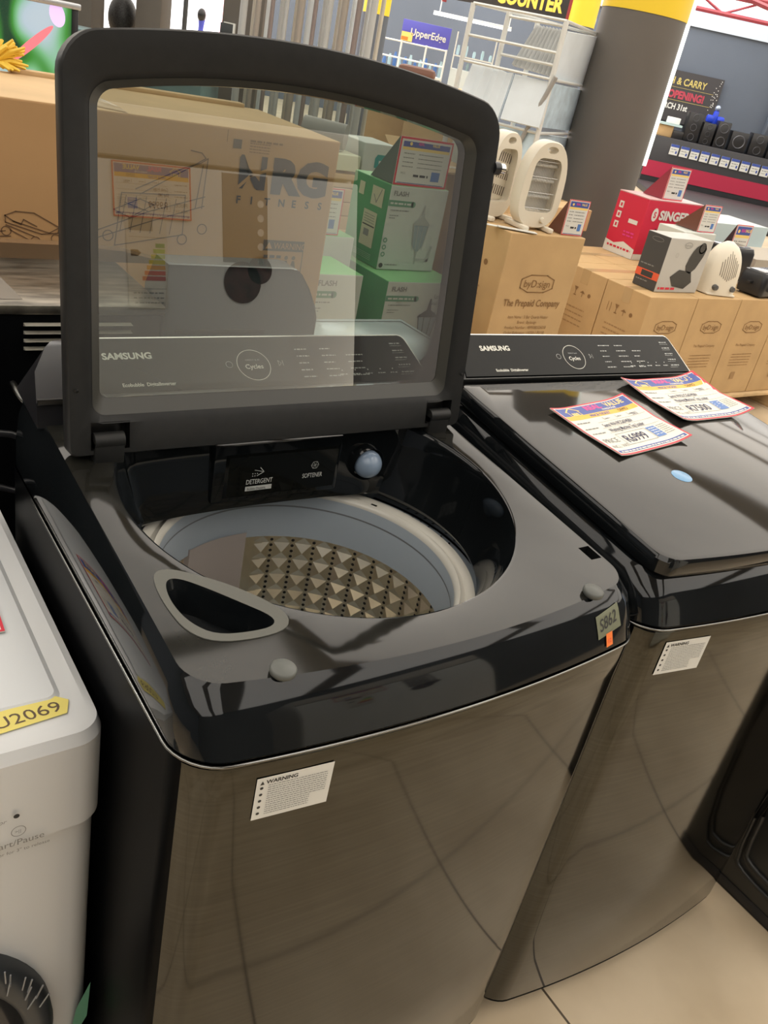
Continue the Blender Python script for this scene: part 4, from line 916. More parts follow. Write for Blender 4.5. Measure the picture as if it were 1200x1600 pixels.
def handling(t, w, d, h):
    a = Art(.0008); D2 = 2 * d
    for q in range(4):
        u = D2 * (.2 + .17 * q); v = h * .78
        if q == 0: a.rect(u - .012, v - .025, u - .009, v + .025, cardin).rect(u + .009, v - .025, u + .012, v + .025, cardin)
        elif q == 1: a.poly([(u - .015, v + .025), (u + .015, v + .025), (u, v)], cardin).line([(u, v), (u, v - .02)], .004, cardin).rect(u - .01, v - .025, u + .01, v - .02, cardin)
        elif q == 2: a.poly([(u - .02, v), (u, v + .015), (u + .02, v)], cardin).line([(u, v), (u, v - .02)], .003, cardin)
        else: a.disc(u, v, .012, cardin, 10)
    for q in range(4): a.words(D2 * .2, h * (.62 - .05 * q), D2 * .7, h * .012, mat('print_faint_brown', (.36, .22, .10), .8))
    a.build('handling_marks', t, LM(-w - .0006, d, 0))
t, w, d, h = carton('carton', 'large printed brown carton carrying the two white heaters', 2.055, 2.455, 1.92, 2.28, 0.455, 1.085, cardb, None); prepaid(t, w, d, h, True); handling(t, w, d, h)
t, *_ = carton('carton', 'plain brown carton under the one that carries the heaters', 2.05, 2.46, 1.915, 2.29, 0, 0.454, cardb, None)
gp = 'brown cartons standing in a row on pallets'
xs = [3.54, 3.945, 4.35, 4.755]
nm = ['leftmost brown carton in the front row, under the grill box', 'second brown carton in the front row, under the fan heater', 'third brown carton in the front row, right of the fan heater', 'brown carton at the right end of the front row']
for i in range(3 if False else 4):
    t, w, d, h = carton('carton', nm[i], xs[i], xs[i] + .40, 2.35, 2.665, 0.13, 0.72, cardb if i else cardb, gp); prepaid(t, w, d, h, False)
    if i == 0: handling(t, w, d, h)
nm2 = ['brown carton directly behind the leftmost front-row carton', 'brown carton in the second row, beside the white carton', 'brown carton in the second row behind the black toasters']
for i in range(3):
    t, w, d, h = carton('carton', nm2[i], xs[i], xs[i] + .40, 2.67, 2.985, 0.13, 0.72, cardb, gp)
    if i == 0: handling(t, w, d, h)
nm3 = ['brown carton left of the red sewing machine box', 'brown carton under the red sewing machine box', 'brown carton behind the black toasters, third row']
for i in range(3): carton('carton', nm3[i], xs[i], xs[i] + .40, 2.99, 3.40, 0.13, 0.72, cardb, gp)
for i, (x0, x1, y0, y1, z0, z1, l) in enumerate(((3.35, 4.05, 3.42, 3.9, .62, .80, 'flat brown carton by the foot of the grey pillar, lower one'), (3.42, 4.12, 3.45, 3.95, .80, .93, 'upper flat brown carton by the grey pillar'), (3.06, 3.48, 3.02, 3.40, .0, .68, 'brown carton left of the long row of cartons'))): carton('carton', l, x0, x1, y0, y1, z0, z1, cardb2 if i < 2 else cardb, None)
carton('carton', 'tall plain carton under the flat cartons by the pillar', 3.36, 4.05, 3.42, 3.9, 0, .62, cardb, None)
def pallet(label, x0, x1, y0, y1, z0, m, grp):
    t = thing('pallet', label, 'pallet', ((x0 + x1) / 2, (y0 + y1) / 2, z0), 0, grp); w, d = (x1 - x0) / 2, (y1 - y0) / 2
    n = int(2 * d / .14)
    for i in range(n): y = -d + 2 * d * i / n; mbox('deck_board', -w, w, y, y + 2 * d / n * .72, .108, .128, m, t, .002)
    for x in (-w, -.05, w - .1): mbox('block', x, x + .1, -d, d, .02, .108, m, t, .003)
    for x in (-w, -.05, w - .1): mbox('bottom_board', x, x + .1, -d - .001, d + .001, .0, .02, m, t, .002)
pallet('wooden pallet under the row of brown cartons', 3.50, 5.20, 2.32, 3.405, 0, wood, 'wooden pallets')
pallet('dark wooden pallet lying on the floor beside the row of cartons', 5.25, 6.2, 2.15, 2.9, 0, woodg, 'wooden pallets')
pallet('wooden pallet stacked on the dark one', 5.27, 6.2, 2.2, 2.9, .129, wood, 'wooden pallets')

# ------------------------------------------------------------------ heaters
def panel_heater(label, x, y, rz, back):
    t = thing('heater', label, 'heater', (x, y, 1.087), rz, 'white upright heaters on the carton')
    def ov(kx, kz, z0=0.165, p=2.6):
        P = []
        for k_ in range(48):
            an = 2 * PI * k_ / 48; c, s = math.cos(an), math.sin(an); P.append((kx * math.copysign(abs(c) ** (2 / p), c) * (1 - .12 * s), z0 + kz * math.copysign(abs(s) ** (2 / p), s)))
        return P
    O = ov(.098, .155); I = ov(.066, .098, .165, 6); Hh = [(.026 * math.cos(2 * PI * k_ / 20), .293 + .013 * math.sin(2 * PI * k_ / 20)) for k_ in range(20)]
    bm = bmesh.new(); b2 = bmesh.new(); plate(b2, O, [I, Hh], lambda a_, b_: 0)
    for v in b2.verts: v.co = Vector((v.co.x, -0.03, v.co.y))
    me = bpy.data.meshes.new('x'); b2.to_mesh(me); bm.from_mesh(me); bpy.data.meshes.remove(me)
    for v in b2.verts: v.co.y = 0.03
    me = bpy.data.meshes.new('x'); b2.to_mesh(me); b2.free(); bm.from_mesh(me); bpy.data.meshes.remove(me)
    loft(bm, [[(x_, -.03, z_) for x_, z_ in O], [(x_ * 1.04, -.022, .165 + (z_ - .165) * 1.025) for x_, z_ in O], [(x_ * 1.04, .022, .165 + (z_ - .165) * 1.025) for x_, z_ in O], [(x_, .03, z_) for x_, z_ in O]], True)
    loft(bm, [[(x_, -.03, z_) for x_, z_ in I], [(x_, .03, z_) for x_, z_ in I]], True); loft(bm, [[(x_, -.03, z_) for x_, z_ in Hh], [(x_, .03, z_) for x_, z_ in Hh]], True)
    bmesh.ops.remove_doubles(bm, verts=bm.verts, dist=.0001); obj('housing', bm, cream, t, 40)
    if back:
        mbox('back_panel', -.064, .064, .0, .01, .07, .26, cream, t)
        for r_ in range(3):
            for q in range(7): mbox('vent_slot', -.05 + q * .015, -.045 + q * .015, -.0015, .001, .09 + r_ * .06, .125 + r_ * .06, mat('slot_shadow', (.16, .13, .10), .6), t, 0, Matrix.Rotation(0.15, 4, 'Y'))
    else:
        mbox('reflector', -.064, .064, .01, .02, .07, .26, mat('reflector_grey', (.62, .62, .60), .35, .3), t)
        for z in (.12, .18, .235): mtube('quartz_tube', [(-.06, -.004, z), (.06, -.004, z)], .006, mat('quartz_white', (.7, .7, .66), .3), t)
        bm = bmesh.new()
        for q in range(17): tube(bm, [(-.06 + q * .0075, -.024, .07), (-.06 + q * .0075, -.024, .26)], .0008, 5)
        for q in range(4): tube(bm, [(-.063, -.0245, .08 + q * .057), (.063, -.0245, .08 + q * .057)], .0012, 5)
        obj('wire_guard', bm, mat('guard_wire', (.45, .45, .43), .3, .8), t)
        bm = bmesh.new(); lathe(bm, [(.0001, -.012), (.009, -.012), (.011, 0)], 20, (.03, -.031, .040), axis='y'); obj('knob', bm, cream, t)
    for s in (-1, 1): mbox('foot', s * .06 - .012, s * .06 + .012, -.07, .07, -.0, .018, cream, t, .005)
panel_heater('white upright heater facing front with a wire guard, on the carton', 2.225, 2.02, -0.1, False)
panel_heater('white upright heater with slotted panel, left of and behind the other heater', 2.13, 2.16, 0.25, True)
tent_ticket('tent price ticket beside the white upright heaters', 2.340, 1.95, 1.087, .105, .135, 'tent price tickets on the displays', mat('ticket_back_brown', (.16, .06, .04), .3), -0.1, .09)
bm = bmesh.new(); box(bm, -.10, .10, -.012, .012, 0, .003, .001); box(bm, -.06, .09, -.03, -.005, .003, .007, .001)
t_ = tag(obj('paper_sheet', bm, stickm), 'crumpled white papers lying at the feet of the rear heater', 'paper'); t_.location = (2.10, 1.975, 1.0865); t_.rotation_euler = (0, 0, -.5)
# fan heater
t = thing('fan_heater', 'cream fan heater with an oval grille on the front row of cartons', 'heater', (4.21, 2.46, 0.722), -0.25)
def egg(wz, z): return wz
bm = bmesh.new(); rings = []
for k_ in range(13):
    z = 0.285 * k_ / 12; s = k_ / 12; wx = .118 * (1 - .0 * s) * math.sqrt(max(0.0, 1 - max(0, (s - .35) / .66) ** 2.2)); dy = .075 * math.sqrt(max(0, 1 - (s) ** 3)); wx = max(wx, .012); dy = max(dy, .010)
    rings.append([(wx * math.cos(2 * PI * q / 36), .012 * s + dy * math.copysign(abs(math.sin(2 * PI * q / 36)) ** .7, math.sin(2 * PI * q / 36)), z + .004) for q in range(36)])
loft(bm, rings, True, True, True); obj('housing', bm, cream, t, 60)
def fsurf(x, z):
    s = z / .285; dy = .075 * math.sqrt(max(0, 1 - s ** 3)); wx = .118 * math.sqrt(max(0.0, 1 - max(0, (s - .35) / .66) ** 2.2)); c = min(.97, abs(x) / max(wx, .02)); return .012 * s - dy * (math.sqrt(1 - c * c) ** .7)
for q in range(9):
    x = -.055 + q * .0137; z0 = .085 + abs(x) * .5; z1 = .245 - abs(x) * 1.1
    bm = bmesh.new(); tube(bm, [(x, fsurf(x, z0 + (z1 - z0) * k_ / 8) - .001, z0 + (z1 - z0) * k_ / 8) for k_ in range(9)], .0026, 6); obj('grille_bar', bm, mat('grille_shadow', (.30, .27, .22), .5), t, 60)
for x in (-.06, .06):
    bm = bmesh.new(); lathe(bm, [(.0001, -.018), (.014, -.016), (.018, 0.01)], 20, (x, fsurf(x, .045), .045), axis='y'); obj('knob', bm, mat('knob_grey', (.10, .10, .10), .4), t)
mbox('base', -.10, .10, -.07, .07, 0, .012, cream, t, .005)

# ------------------------------------------------------------------ boxes on the carton row
t, w, d, h = carton('carton', 'red sewing machine box with white lettering', 4.215, 4.745, 3.11, 3.36, 0.722, 1.085, singr, None, tape=False)
a = Art(.001); a.rect(0, 0, 2 * w, .035, stickm).up(); a.disc(.085, .28, .028, stickm, 24, .04).up().text('S', .085, .262, .05, singr, 'CENTER', bold=.03); a.text('SINGER', .13, .255, .075, stickm, bold=.045, sx=1.15)
bk_ = mat('sewing_black', (.02, .015, .02), .3)
a.poly([(.10, .06), (.42, .06), (.42, .085), (.34, .085), (.34, .16), (.30, .185), (.16, .185), (.13, .20), (.11, .15), (.13, .14), (.15, .15), (.28, .145), (.29, .09), (.10, .085)], bk_); a.ring(.37, .15, .04, .01, bk_, 20)
a.build('front_print', t, FM(-w, -d - .0008, 0))
a = Art(.001); D2 = 2 * d; a.poly([(0, 0), (D2, 0), (D2, .06), (D2 * .6, .085), (D2 * .3, .06), (0, .07)], stickm)
for q in range(3): a.rect(D2 * .12, .27 - .06 * q, D2 * .26, .31 - .06 * q, stickm)
a.rect(D2 * .55, .2, D2 * .85, .225, stickm).up()
for q in range(3): a.rect(D2 * .16, .28 - .06 * q, D2 * .22, .30 - .06 * q, singr)
a.words(D2 * .5, .14, D2 * .85, .01, pink).words(D2 * .5, .12, D2 * .85, .01, pink).words(D2 * .1, .035, D2 * .9, .012, singr)
a.build('side_print', t, LM(-w - .0008, d, 0))
mbox('lid_flap', -w, w, -d, d, h, h + .006, mat('box_pink_white', (.72, .45, .46), .5), t, .001)
tent_ticket('tent price ticket on top of the red sewing machine box', 4.36, 3.14, 1.093, .19, .19, 'tent price tickets on the displays', mat('ticket_back_red', (.30, .04, .06), .3), 0, .16)
gb = mat('box_light_grey', (.50, .49, .46), .45); gd = mat('box_charcoal', (.06, .06, .06), .45)
t, w, d, h = carton('carton', 'grey and black grill box with a red stripe, at the corner of the carton row', 3.66, 4.02, 2.44, 2.60, 0.722, 1.01, gb, None, tape=False, mleft=gd)
a = Art(.001); rr_ = mat('grill_print', (.045, .045, .045), .4)
P = chaikin([(.185, .125), (.262, .100), (.330, .235), (.300, .268), (.245, .262), (.205, .215)], 1); a.poly(P, rr_); a.poly([(.090, .085), (.130, .035), (.235, .022), (.285, .060), (.255, .115), (.150, .125)], rr_); a.ring(.285, .245, .03, .008, rr_, 20); a.words(.02, .015, .16, .012, red)
a.ring(.16, .255, .032, .0025, inkg, 24, .016); a.text('byD:sign', .16, .25, .014, inkg, 'CENTER'); a.ring(.09, .20, .012, .002, mat('print_faint_grey', (.38, .37, .35), .5), 16)
a.build('front_print', t, FM(-w, -d - .0008, 0))
a = Art(.001); D2 = 2 * d; a.rect(0, .055, D2, .095, mat('stripe_orange_red', (.80, .12, .05), .4)).up().rect(D2 * .25, .06, D2 * .75, .09, rr_); a.ring(D2 * .5, .26, D2 * .25, .002, inkg, 20, .012); a.words(D2 * .1, .12, D2 * .7, .006, inkg).words(D2 * .1, .035, D2 * .6, .006, inkg)
a.build('side_print', t, LM(-w - .0008, d, 0))
t, w, d, h = carton('carton', 'small white and red carton standing behind the cream fan heater', 4.18, 4.48, 2.76, 2.96, 0.722, .985, boxw, None, tape=False)
a = Art(.001); a.rect(0.04, .02, .12, .06, red).ring(.10, .20, .03, .004, inkg).ring(.19, .21, .02, .004, inkg); a.words(.03, .14, .2, .008, inkg); a.build('front_print', t, FM(-w, -d - .0008, 0))
tent_ticket('tent price ticket on the small white carton behind the fan heater', 4.31, 2.78, .988, .16, .155, 'tent price tickets on the displays', mat('ticket_back_brown', (.16, .06, .04), .3), 0, .17)
def toaster(label, x, y, z, w, d, h, rz):
    t = thing('toaster', label, 'toaster', (x, y, z), rz, 'black toasters on the carton row')
    bm = bmesh.new(); o = outline(-w, w, -d, d, .03, .03); loft(bm, [[(a_, b_, .012) for a_, b_ in o], [(a_ * 1.02, b_ * 1.02, .03) for a_, b_ in o], [(a_ * 1.0, b_, h * .85) for a_, b_ in o], [(a_ * .93, b_ * .88, h) for a_, b_ in o]], True, True, True); obj('body', bm, blackp, t, 40)
    mbox('top_plate', -w * .8, w * .8, -d * .6, d * .6, h - .004, h + .006, mat('toaster_silver', (.35, .37, .40), .2, .9), t); mbox('lever', -w - .03, -w + .005, -.012, .012, h * .5, h * .5 + .014, blackp, t)
    bm = bmesh.new(); lathe(bm, [(.0001, -.016), (.016, -.014), (.019, .01)], 18, (-w * .5, -d, h * .4), axis='y'); obj('knob', bm, dgrey, t)
    for a_ in (-1, 1): mbox('foot', a_ * w * .7 - .015, a_ * w * .7 + .015, -d * .8, d * .8, 0, .014, blackp, t)
toaster('low black toaster at the right end of the carton row, nearer one', 4.66, 2.46, .722, .15, .085, .14, .1)
toaster('taller black toaster behind the low one', 4.72, 2.80, .722, .16, .09, .20, .0)
tent_ticket('tent price ticket over the black toasters at the right', 4.86, 2.90, .722, .17, .31, 'tent price tickets on the displays', mat('ticket_back_dark', (.06, .05, .05), .3), 0, .14)
for i, (x, y, c, l) in enumerate(((5.95, 3.8, mat('lid_pale', (.50, .58, .58), .3), 'flat pale glass lid pile beyond the red box'), (6.45, 3.2, mat('lid_pale', (.50, .58, .58), .3), 'flat pale tray beyond the black toasters'), (5.72, 3.2, mat('cloth_beige', (.40, .36, .30), .7), 'beige folded goods beyond the tent ticket'))):
    t, *_ = carton('carton', l, x - .36, x + .36, y - .2, y + .2, .60 + .122 * (i == 0), .80 + .11 * (i == 0), c, None, tape=False, cat='tray')
bt = thing('display_table', 'white display table carrying trays beyond the red box', 'table', (6.1, 3.5, 0)); mbox('table_top', -.8, .85, -.55, .55, .56, .60, whitep2, bt)
riser_ = thing('riser_block', 'white riser block lifting the glass lid pile on the display table', 'block', (5.975, 3.78, .601)); mbox('block', -.475, .475, -.22, .22, 0, .12, whitep2, riser_)
for x in (-.75, .8):
    for y in (-.5, .5): mbox('leg', x - .03, x + .03, y - .03, y + .03, 0, .562, whitep2, bt)

# ------------------------------------------------------------------ pillar
t = thing('pillar', 'round dark grey pillar with a yellow band and a bright light strip', 'pillar', (4.93, 4.24, 0))
bm = bmesh.new(); lathe(bm, [(.325, 0), (.325, .03), (.292, .05), (.292, 4.25)], 64); obj('shaft', bm, pillm, t, 50)
bm = bmesh.new(); lathe(bm, [(.292, 2.10), (.296, 2.10), (.296, 2.80), (.292, 2.80)], 64); obj('yellow_band', bm, pilly, t, 50)
pv = Vector((4.93, 4.24, 0)); rp = far(7, 0)
bm = bmesh.new(); box(bm, -.018, .018, -.02, .02, 1.18, 4.2, .004, mtx=frame(RV * .300 + HV * -.02, RV, HV)); obj('light_strip', bm, mat('tube_light', (.9, .95, .92), .4, emit=(.85, .95, .9), es=1.1), t)

# ------------------------------------------------------------------ gridwall rack with white panels
def fbox(bm, d0, d1, s0, s1, z0, z1, bev=.0, mi=0): box(bm, s0, s1, d0, d1, z0, z1, bev, mi, mtx=frame(CP, RV, HV))
t = thing('display_rack', 'pale metal display rack hung with white wall panels, left of the pillar', 'rack', (0, 0, 0))
def fpt(d, s, z): return tuple(far(d, s, z))
for d, s in ((6.5, -.14), (6.5, .095), (6.25, .45), (6.75, .30), (7.30, .84)): mtube('upright', [fpt(d, s, 0), fpt(d, s, 1.93)], .017, rackm, t)
for a_, b_ in (((6.5, -.14, 1.93), (6.25, .45, 1.93)), ((6.5, -.14, 1.93), (6.75, .30, 1.93)), ((6.5, .095, 1.90), (6.25, .45, 1.90)), ((6.75, .30, 1.93), (7.30, .84, 1.93)), ((6.25, .45, 1.93), (7.30, .84, 1.93)), ((6.5, -.14, 1.75), (6.25, .45, 1.75)), ((6.5, .095, 1.68), (6.25, .45, 1.68)), ((6.5, -.14, 1.60), (6.25, .45, 1.60)), ((6.25, .45, 1.60), (7.30, .84, 1.60)), ((6.5, -.14, 1.28), (6.25, .45, 1.28)), ((6.25, .45, 1.28), (7.30, .84, 1.28))): mtube('rail', [fpt(*a_), fpt(*b_)], .010, rackm, t, 6)
mtube('brace', [fpt(6.22, .47, 1.62), fpt(6.35, .28, .95)], .016, mat('brace_grey', (.35, .35, .34), .5), t)
def panel(label, pts, ribs, m_, nm='wall_panel'):
    """a thick panel through four corners (d,s,z): bottom left, bottom right, top right, top left"""
    q = [Vector(fpt(*p)) for p in pts]; n = (q[1] - q[0]).cross(q[3] - q[0]).normalized(); bm = bmesh.new(); N = max(2, ribs * 4)
    def at(u, v): return q[0] * (1 - u) * (1 - v) + q[1] * u * (1 - v) + q[2] * u * v + q[3] * (1 - u) * v
    R = []
    for sgn in (0, 1):
        R.append([[bm.verts.new(at(i / N, j / 6) + n * ((.012 * math.cos(2 * PI * ribs * i / N) if ribs and not sgn else 0) - .02 * sgn)) for i in range(N + 1)] for j in range(7)])
    for k_ in (0, 1):
        for j in range(6):
            for i in range(N): bm.faces.new((R[k_][j][i], R[k_][j][i + 1], R[k_][j + 1][i + 1], R[k_][j + 1][i]))
    for j in range(6):
        for i in (0, N): bm.faces.new((R[0][j][i], R[0][j + 1][i], R[1][j + 1][i], R[1][j][i]))
    for i in range(N):
        for j in (0, 6): bm.faces.new((R[0][j][i], R[0][j][i + 1], R[1][j][i + 1], R[1][j][i]))
    return tag(obj(nm, bm, m_, None, 40), label, 'panel', 'white wall panels on the rack')
pn = mat('panel_ribbed', (.56, .58, .58), .6, noise=(4, .1))
panel('ribbed grey-white panel leaning in the top tier of the rack', [(6.45, .19, 1.635), (6.3, .44, 1.62), (6.35, .475, 1.885), (6.5, .29, 1.885)], 9, pn)
panel('smooth white panel in the top tier, next to the pillar', [(6.35, .455, 1.60), (7.35, .88, 1.59), (7.35, .90, 1.93), (6.35, .48, 1.88)], 0, pan)
panel('white panel in the left bay of the middle tier', [(6.45, -.13, 1.25), (6.33, .17, 1.25), (6.40, .21, 1.585), (6.55, -.06, 1.60)], 3, pan)
panel('wide white panel in the middle of the middle tier', [(6.32, .19, 1.315), (6.2, .44, 1.315), (6.25, .46, 1.585), (6.40, .22, 1.585)], 0, pan)
panel('embossed blue-white panel in the middle tier, next to the pillar', [(6.3, .445, 1.315), (7.35, .86, 1.29), (7.35, .86, 1.57), (6.3, .47, 1.58)], 0, pan2)
panel('blue-white panel at the left of the bottom tier', [(6.4, .17, .80), (6.2, .44, .80), (6.25, .45, 1.275), (6.45, .20, 1.275)], 0, pan2)
panel('blue-white panel at the right of the bottom tier', [(6.3, .445, .80), (7.35, .86, .80), (7.35, .86, 1.24), (6.3, .455, 1.275)], 0, pan2)

# ------------------------------------------------------------------ far displays
def fart(name, label, cat, grp=None): return thing(name, label, cat, (0, 0, 0), 0, grp)
t = fart('hanging_sign', 'black hanging sign reading COUNTER in yellow letters', 'sign')
SM = frame(far(14, 1.00), (0.25, -0.97, 0), (0, 0, 1))     # local u right, v up, w towards the viewer
bm = bmesh.new(); box(bm, -2.2, -0.02, 2.33, 2.95, -.05, 0, .004, mtx=SM); obj('board', bm, mat('sign_black', (.03, .03, .035), .5), t)
a = Art(.002); a.text('COUNTER', -.12, 2.40, .26, mat('sign_yellow', (.85, .62, .10), .5, emit=(.85, .62, .10), es=.15), 'RIGHT', bold=.045, sx=.92); a.build('lettering', t, SM)
for u_ in (-.02, -2.25): bm = bmesh.new(); box(bm, u_, u_ + .05, 2.28, 4.25, -.05, 0.002, .002, mtx=SM); obj('hanger', bm, redst, t)
for i, (d, s0, s1, z0, l) in enumerate(((14, 1.02, 1.40, 2.29, 'yellow banded grey pillar far behind the rack, right of the COUNTER sign'), (14, -1.80, -1.43, 1.90, 'yellow banded grey pillar far behind, above the lid'))):
    t = thing('pillar', l, 'pillar', far(d, (s0 + s1) / 2), 0, 'far pillars with yellow bands'); bm = bmesh.new(); lathe(bm, [(.185, 0), (.185, z0)], 32); obj('shaft', bm, wallm, t)
    bm = bmesh.new(); lathe(bm, [(.185, z0), (.188, z0), (.188, 4.25)], 32); obj('yellow_band', bm, mat('band_yellow', (.90, .68, .05), .5), t)
t = fart('shop_display', 'small white shelf stand with a blue sign, seen above the open lid', 'display stand')
bm = bmesh.new(); fbox(bm, 16, 16.03, -1.39, -.60, 1.65, 1.965, .004); obj('sign_board', bm, mat('sign_blue', (.10, .10, .50), .5), t)
a = Art(.002); a.text('UpperEdge', -.66, 1.755, .145, stickm, 'RIGHT', bold=.02, sx=.9, rot=-.0); a.rect(-1.385, 1.66, -1.20, 1.79, yel2).up().rect(-1.38, 1.67, -1.27, 1.72, orange); a.build('lettering', t, farM(15.99, 0, 0))
for s in (-1.66, -1.36, -.95, -.62): mtube('post', [fpt(16, s, 0), fpt(16, s, 1.66)], .018, rackm, t, 6)
for z in (1.64, 1.40, 1.0): mtube('rail', [fpt(16, -1.66, z), fpt(16, -.62, z)], .015, rackm, t, 6)
bm = bmesh.new(); fbox(bm, 15.9, 16.4, -1.66, -.62, 1.20, 1.235, .004); obj('shelf', bm, rackm, t)
gl_ = mat('jar_glass', (.40, .55, .60), .15)
for i in range(12):
    bm = bmesh.new(); s = -1.60 + i * .085; lathe(bm, [(.03, 0), (.032, .09 + .04 * (i % 3)), (.02, .13 + .04 * (i % 3)), (.018, .16 + .04 * (i % 3))], 12, far(16.1, s, 1.237), cap0=True, cap1=True)
    tag(obj('glass_jar', bm, gl_ if i % 2 else mat('bottle_blue', (.08, .18, .45), .3)), 'small glass jar or bottle on the shelf below the blue sign', 'jar', 'jars under the blue sign')
for i, (s0, s1, d, z1, m_, l) in enumerate(((-1.15, -.60, 12.6, 1.30, mat('cushion_brown', (.16, .08, .06), .7), 'dark brown cushion on the far carton'), )):
    bm = bmesh.new(); fbox(bm, 11.0, 11.3, -.93, -.50, 1.295, 1.42, .05); tag(obj('cushion', bm, m_), l, 'cushion')
bm = bmesh.new(); fbox(bm, 10.6, 11.3, -.72, -.15, 0, 1.29, .01); tag(obj('carton', bm, cardb2), 'large far carton between the lid and the display rack', 'box')
bm = bmesh.new(); fbox(bm, 11.0, 11.6, -1.2, -.73, 0, 1.293, .01); tag(obj('carton', bm, cardb2), 'far carton under the dark brown cushion', 'box')
t = fart('display_cabinet', 'far glass cabinet of white and clear goods left of the rack', 'cabinet')
bm = bmesh.new(); fbox(bm, 16, 16.5, -.50, .16, 0, 1.42, .01); obj('body', bm, mat('cabinet_pale', (.55, .60, .60), .3), t)
bm = bmesh.new(); fbox(bm, 16.0, 16.5, -.50, .16, 1.60, 1.62, .0); obj('shelf', bm, rackm, t)
for s in (-.49, .15): mtube('post', [fpt(16, s, 1.4), fpt(16, s, 1.95)], .012, rackm, t, 6)
for i in range(9):
    bm = bmesh.new(); s = -.44 + i * .068; hh = random.uniform(.08, .17); lathe(bm, [(.022, 0), (.026, hh * .6), (.018, hh)], 10, far(16.15, s, 1.422 if i % 2 else 1.622), cap0=True, cap1=True)
    tag(obj('glass_jar', bm, gl_), 'clear glassware piece on the far glass cabinet', 'glassware', 'glassware on the far cabinet')

# vertical rolls and profiles
cols = [(.45, .46, .46), (.60, .62, .62), (.30, .25, .24), (.70, .76, .80), (.40, .36, .32), (.62, .58, .50)]
gr = 'upright rolls and profiles behind the lid'
for i in range(20):
    s = -1.99 + i * .058; c = cols[(i * 5) % 6]; m_ = mat('profile_%d' % ((i * 5) % 6), c, .3, .3 if i % 3 else 0)
    bm = bmesh.new(); lean = 0.0; r_ = random.choice((.018, .024, .030)); tube(bm, [fpt(8.0 + .12 * (i % 2), s, 0.0), fpt(8.0 + .12 * (i % 2), s + lean, 2.25)], r_, 12)
    tag(obj('upright_roll', bm, m_, None, 60), 'slim %s upright roll standing among the rolls behind the lid' % ('grey', 'white', 'dark', 'blue-white', 'brown', 'cream')[(i * 5) % 6], 'roll', gr)
# left opening to daylight with columns
for i, (s0, s1, d, l) in enumerate(((-3.87, -3.53, 8.7, 'wide dark grey column right of the television'), (-3.24, -3.00, 9, 'dark grey column left of the bright doorway'), (-2.43, -2.05, 9, 'dark grey column right of the bright doorway'))):
    bm = bmesh.new(); fbox(bm, d, d + .3, s0, s1, 0, 4.2, .01); tag(obj('column', bm, pillm), l, 'column')
t = struct(obj('window_1', (lambda b: (fbox(b, 15.0, 15.02, -6.6, -3.3, 0, 3.2), b)[1])(bmesh.new()), mat('daylight_white', (.9, .9, .9), .5, emit=(.88, .93, 1.0), es=1.0)))
bm = bmesh.new(); fbox(bm, 14.9, 14.95, -4.05, -3.72, 0, 3.2); tag(obj('light_panel', bm, mat('pink_light', (.9, .6, .65), .5, emit=(1.0, .55, .60), es=1.1)), 'bright pink lit panel beside the far doorway', 'panel')
mtube('x', [fpt(14, -4.9, 1.05), fpt(14, -3.6, 1.16)], .012, rackm).name = 'handrail'
tag(bpy.data.objects['handrail'], 'thin pale handrail in front of the bright doorway', 'handrail')
mb = bmesh.new(); tube(mb, [fpt(12, -3.70, 0), fpt(12, -3.70, 2.4)], .03, 10); tag(obj('door_post', mb, dgrey, None, 60), 'thin dark post in the bright doorway', 'post')
bm = bmesh.new(); bmesh.ops.create_uvsphere(bm, u_segments=24, v_segments=16, radius=.15)
for v in bm.verts: v.co = far(9.3, -3.47, 1.32) + Vector((v.co.x * 0.9, v.co.y * .9, v.co.z * 1.3))
tag(obj('punch_bag', bm, mat('speckled_black', (.02, .02, .02), .5, noise=(80, .9)), None, 60), 'dark speckled rounded object between the two left columns', 'bag')
bm = bmesh.new(); tube(bm, [far(9.3, -3.47, 0), far(9.3, -3.47, 1.2)], .02, 8); o_ = obj('stand', bm, blackp, bpy.data.objects['punch_bag'], 60)
t = fart('picture_frame', 'small dark panel with a pale edge on the right doorway column', 'panel'); bm = bmesh.new(); fbox(bm, 8.96, 9.0, -2.43, -2.31, 1.35, 1.47, .003); obj('panel', bm, dgrey, t); bm = bmesh.new(); fbox(bm, 8.95, 9.0, -2.31, -2.295, 1.35, 1.48, .002); fbox(bm, 8.95, 9.0, -2.40, -2.31, 1.47, 1.48, .002); obj('frame', bm, rackm, t)
bm = bmesh.new(); fbox(bm, 7.0, 7.5, -4.4, -2.0, 0, 1.26, .01); tag(obj('display_counter', bm, mat('counter_teal_grey', (.10, .17, .18), .5, noise=(3, .5))), 'teal grey display counter seen over the big carton', 'counter')
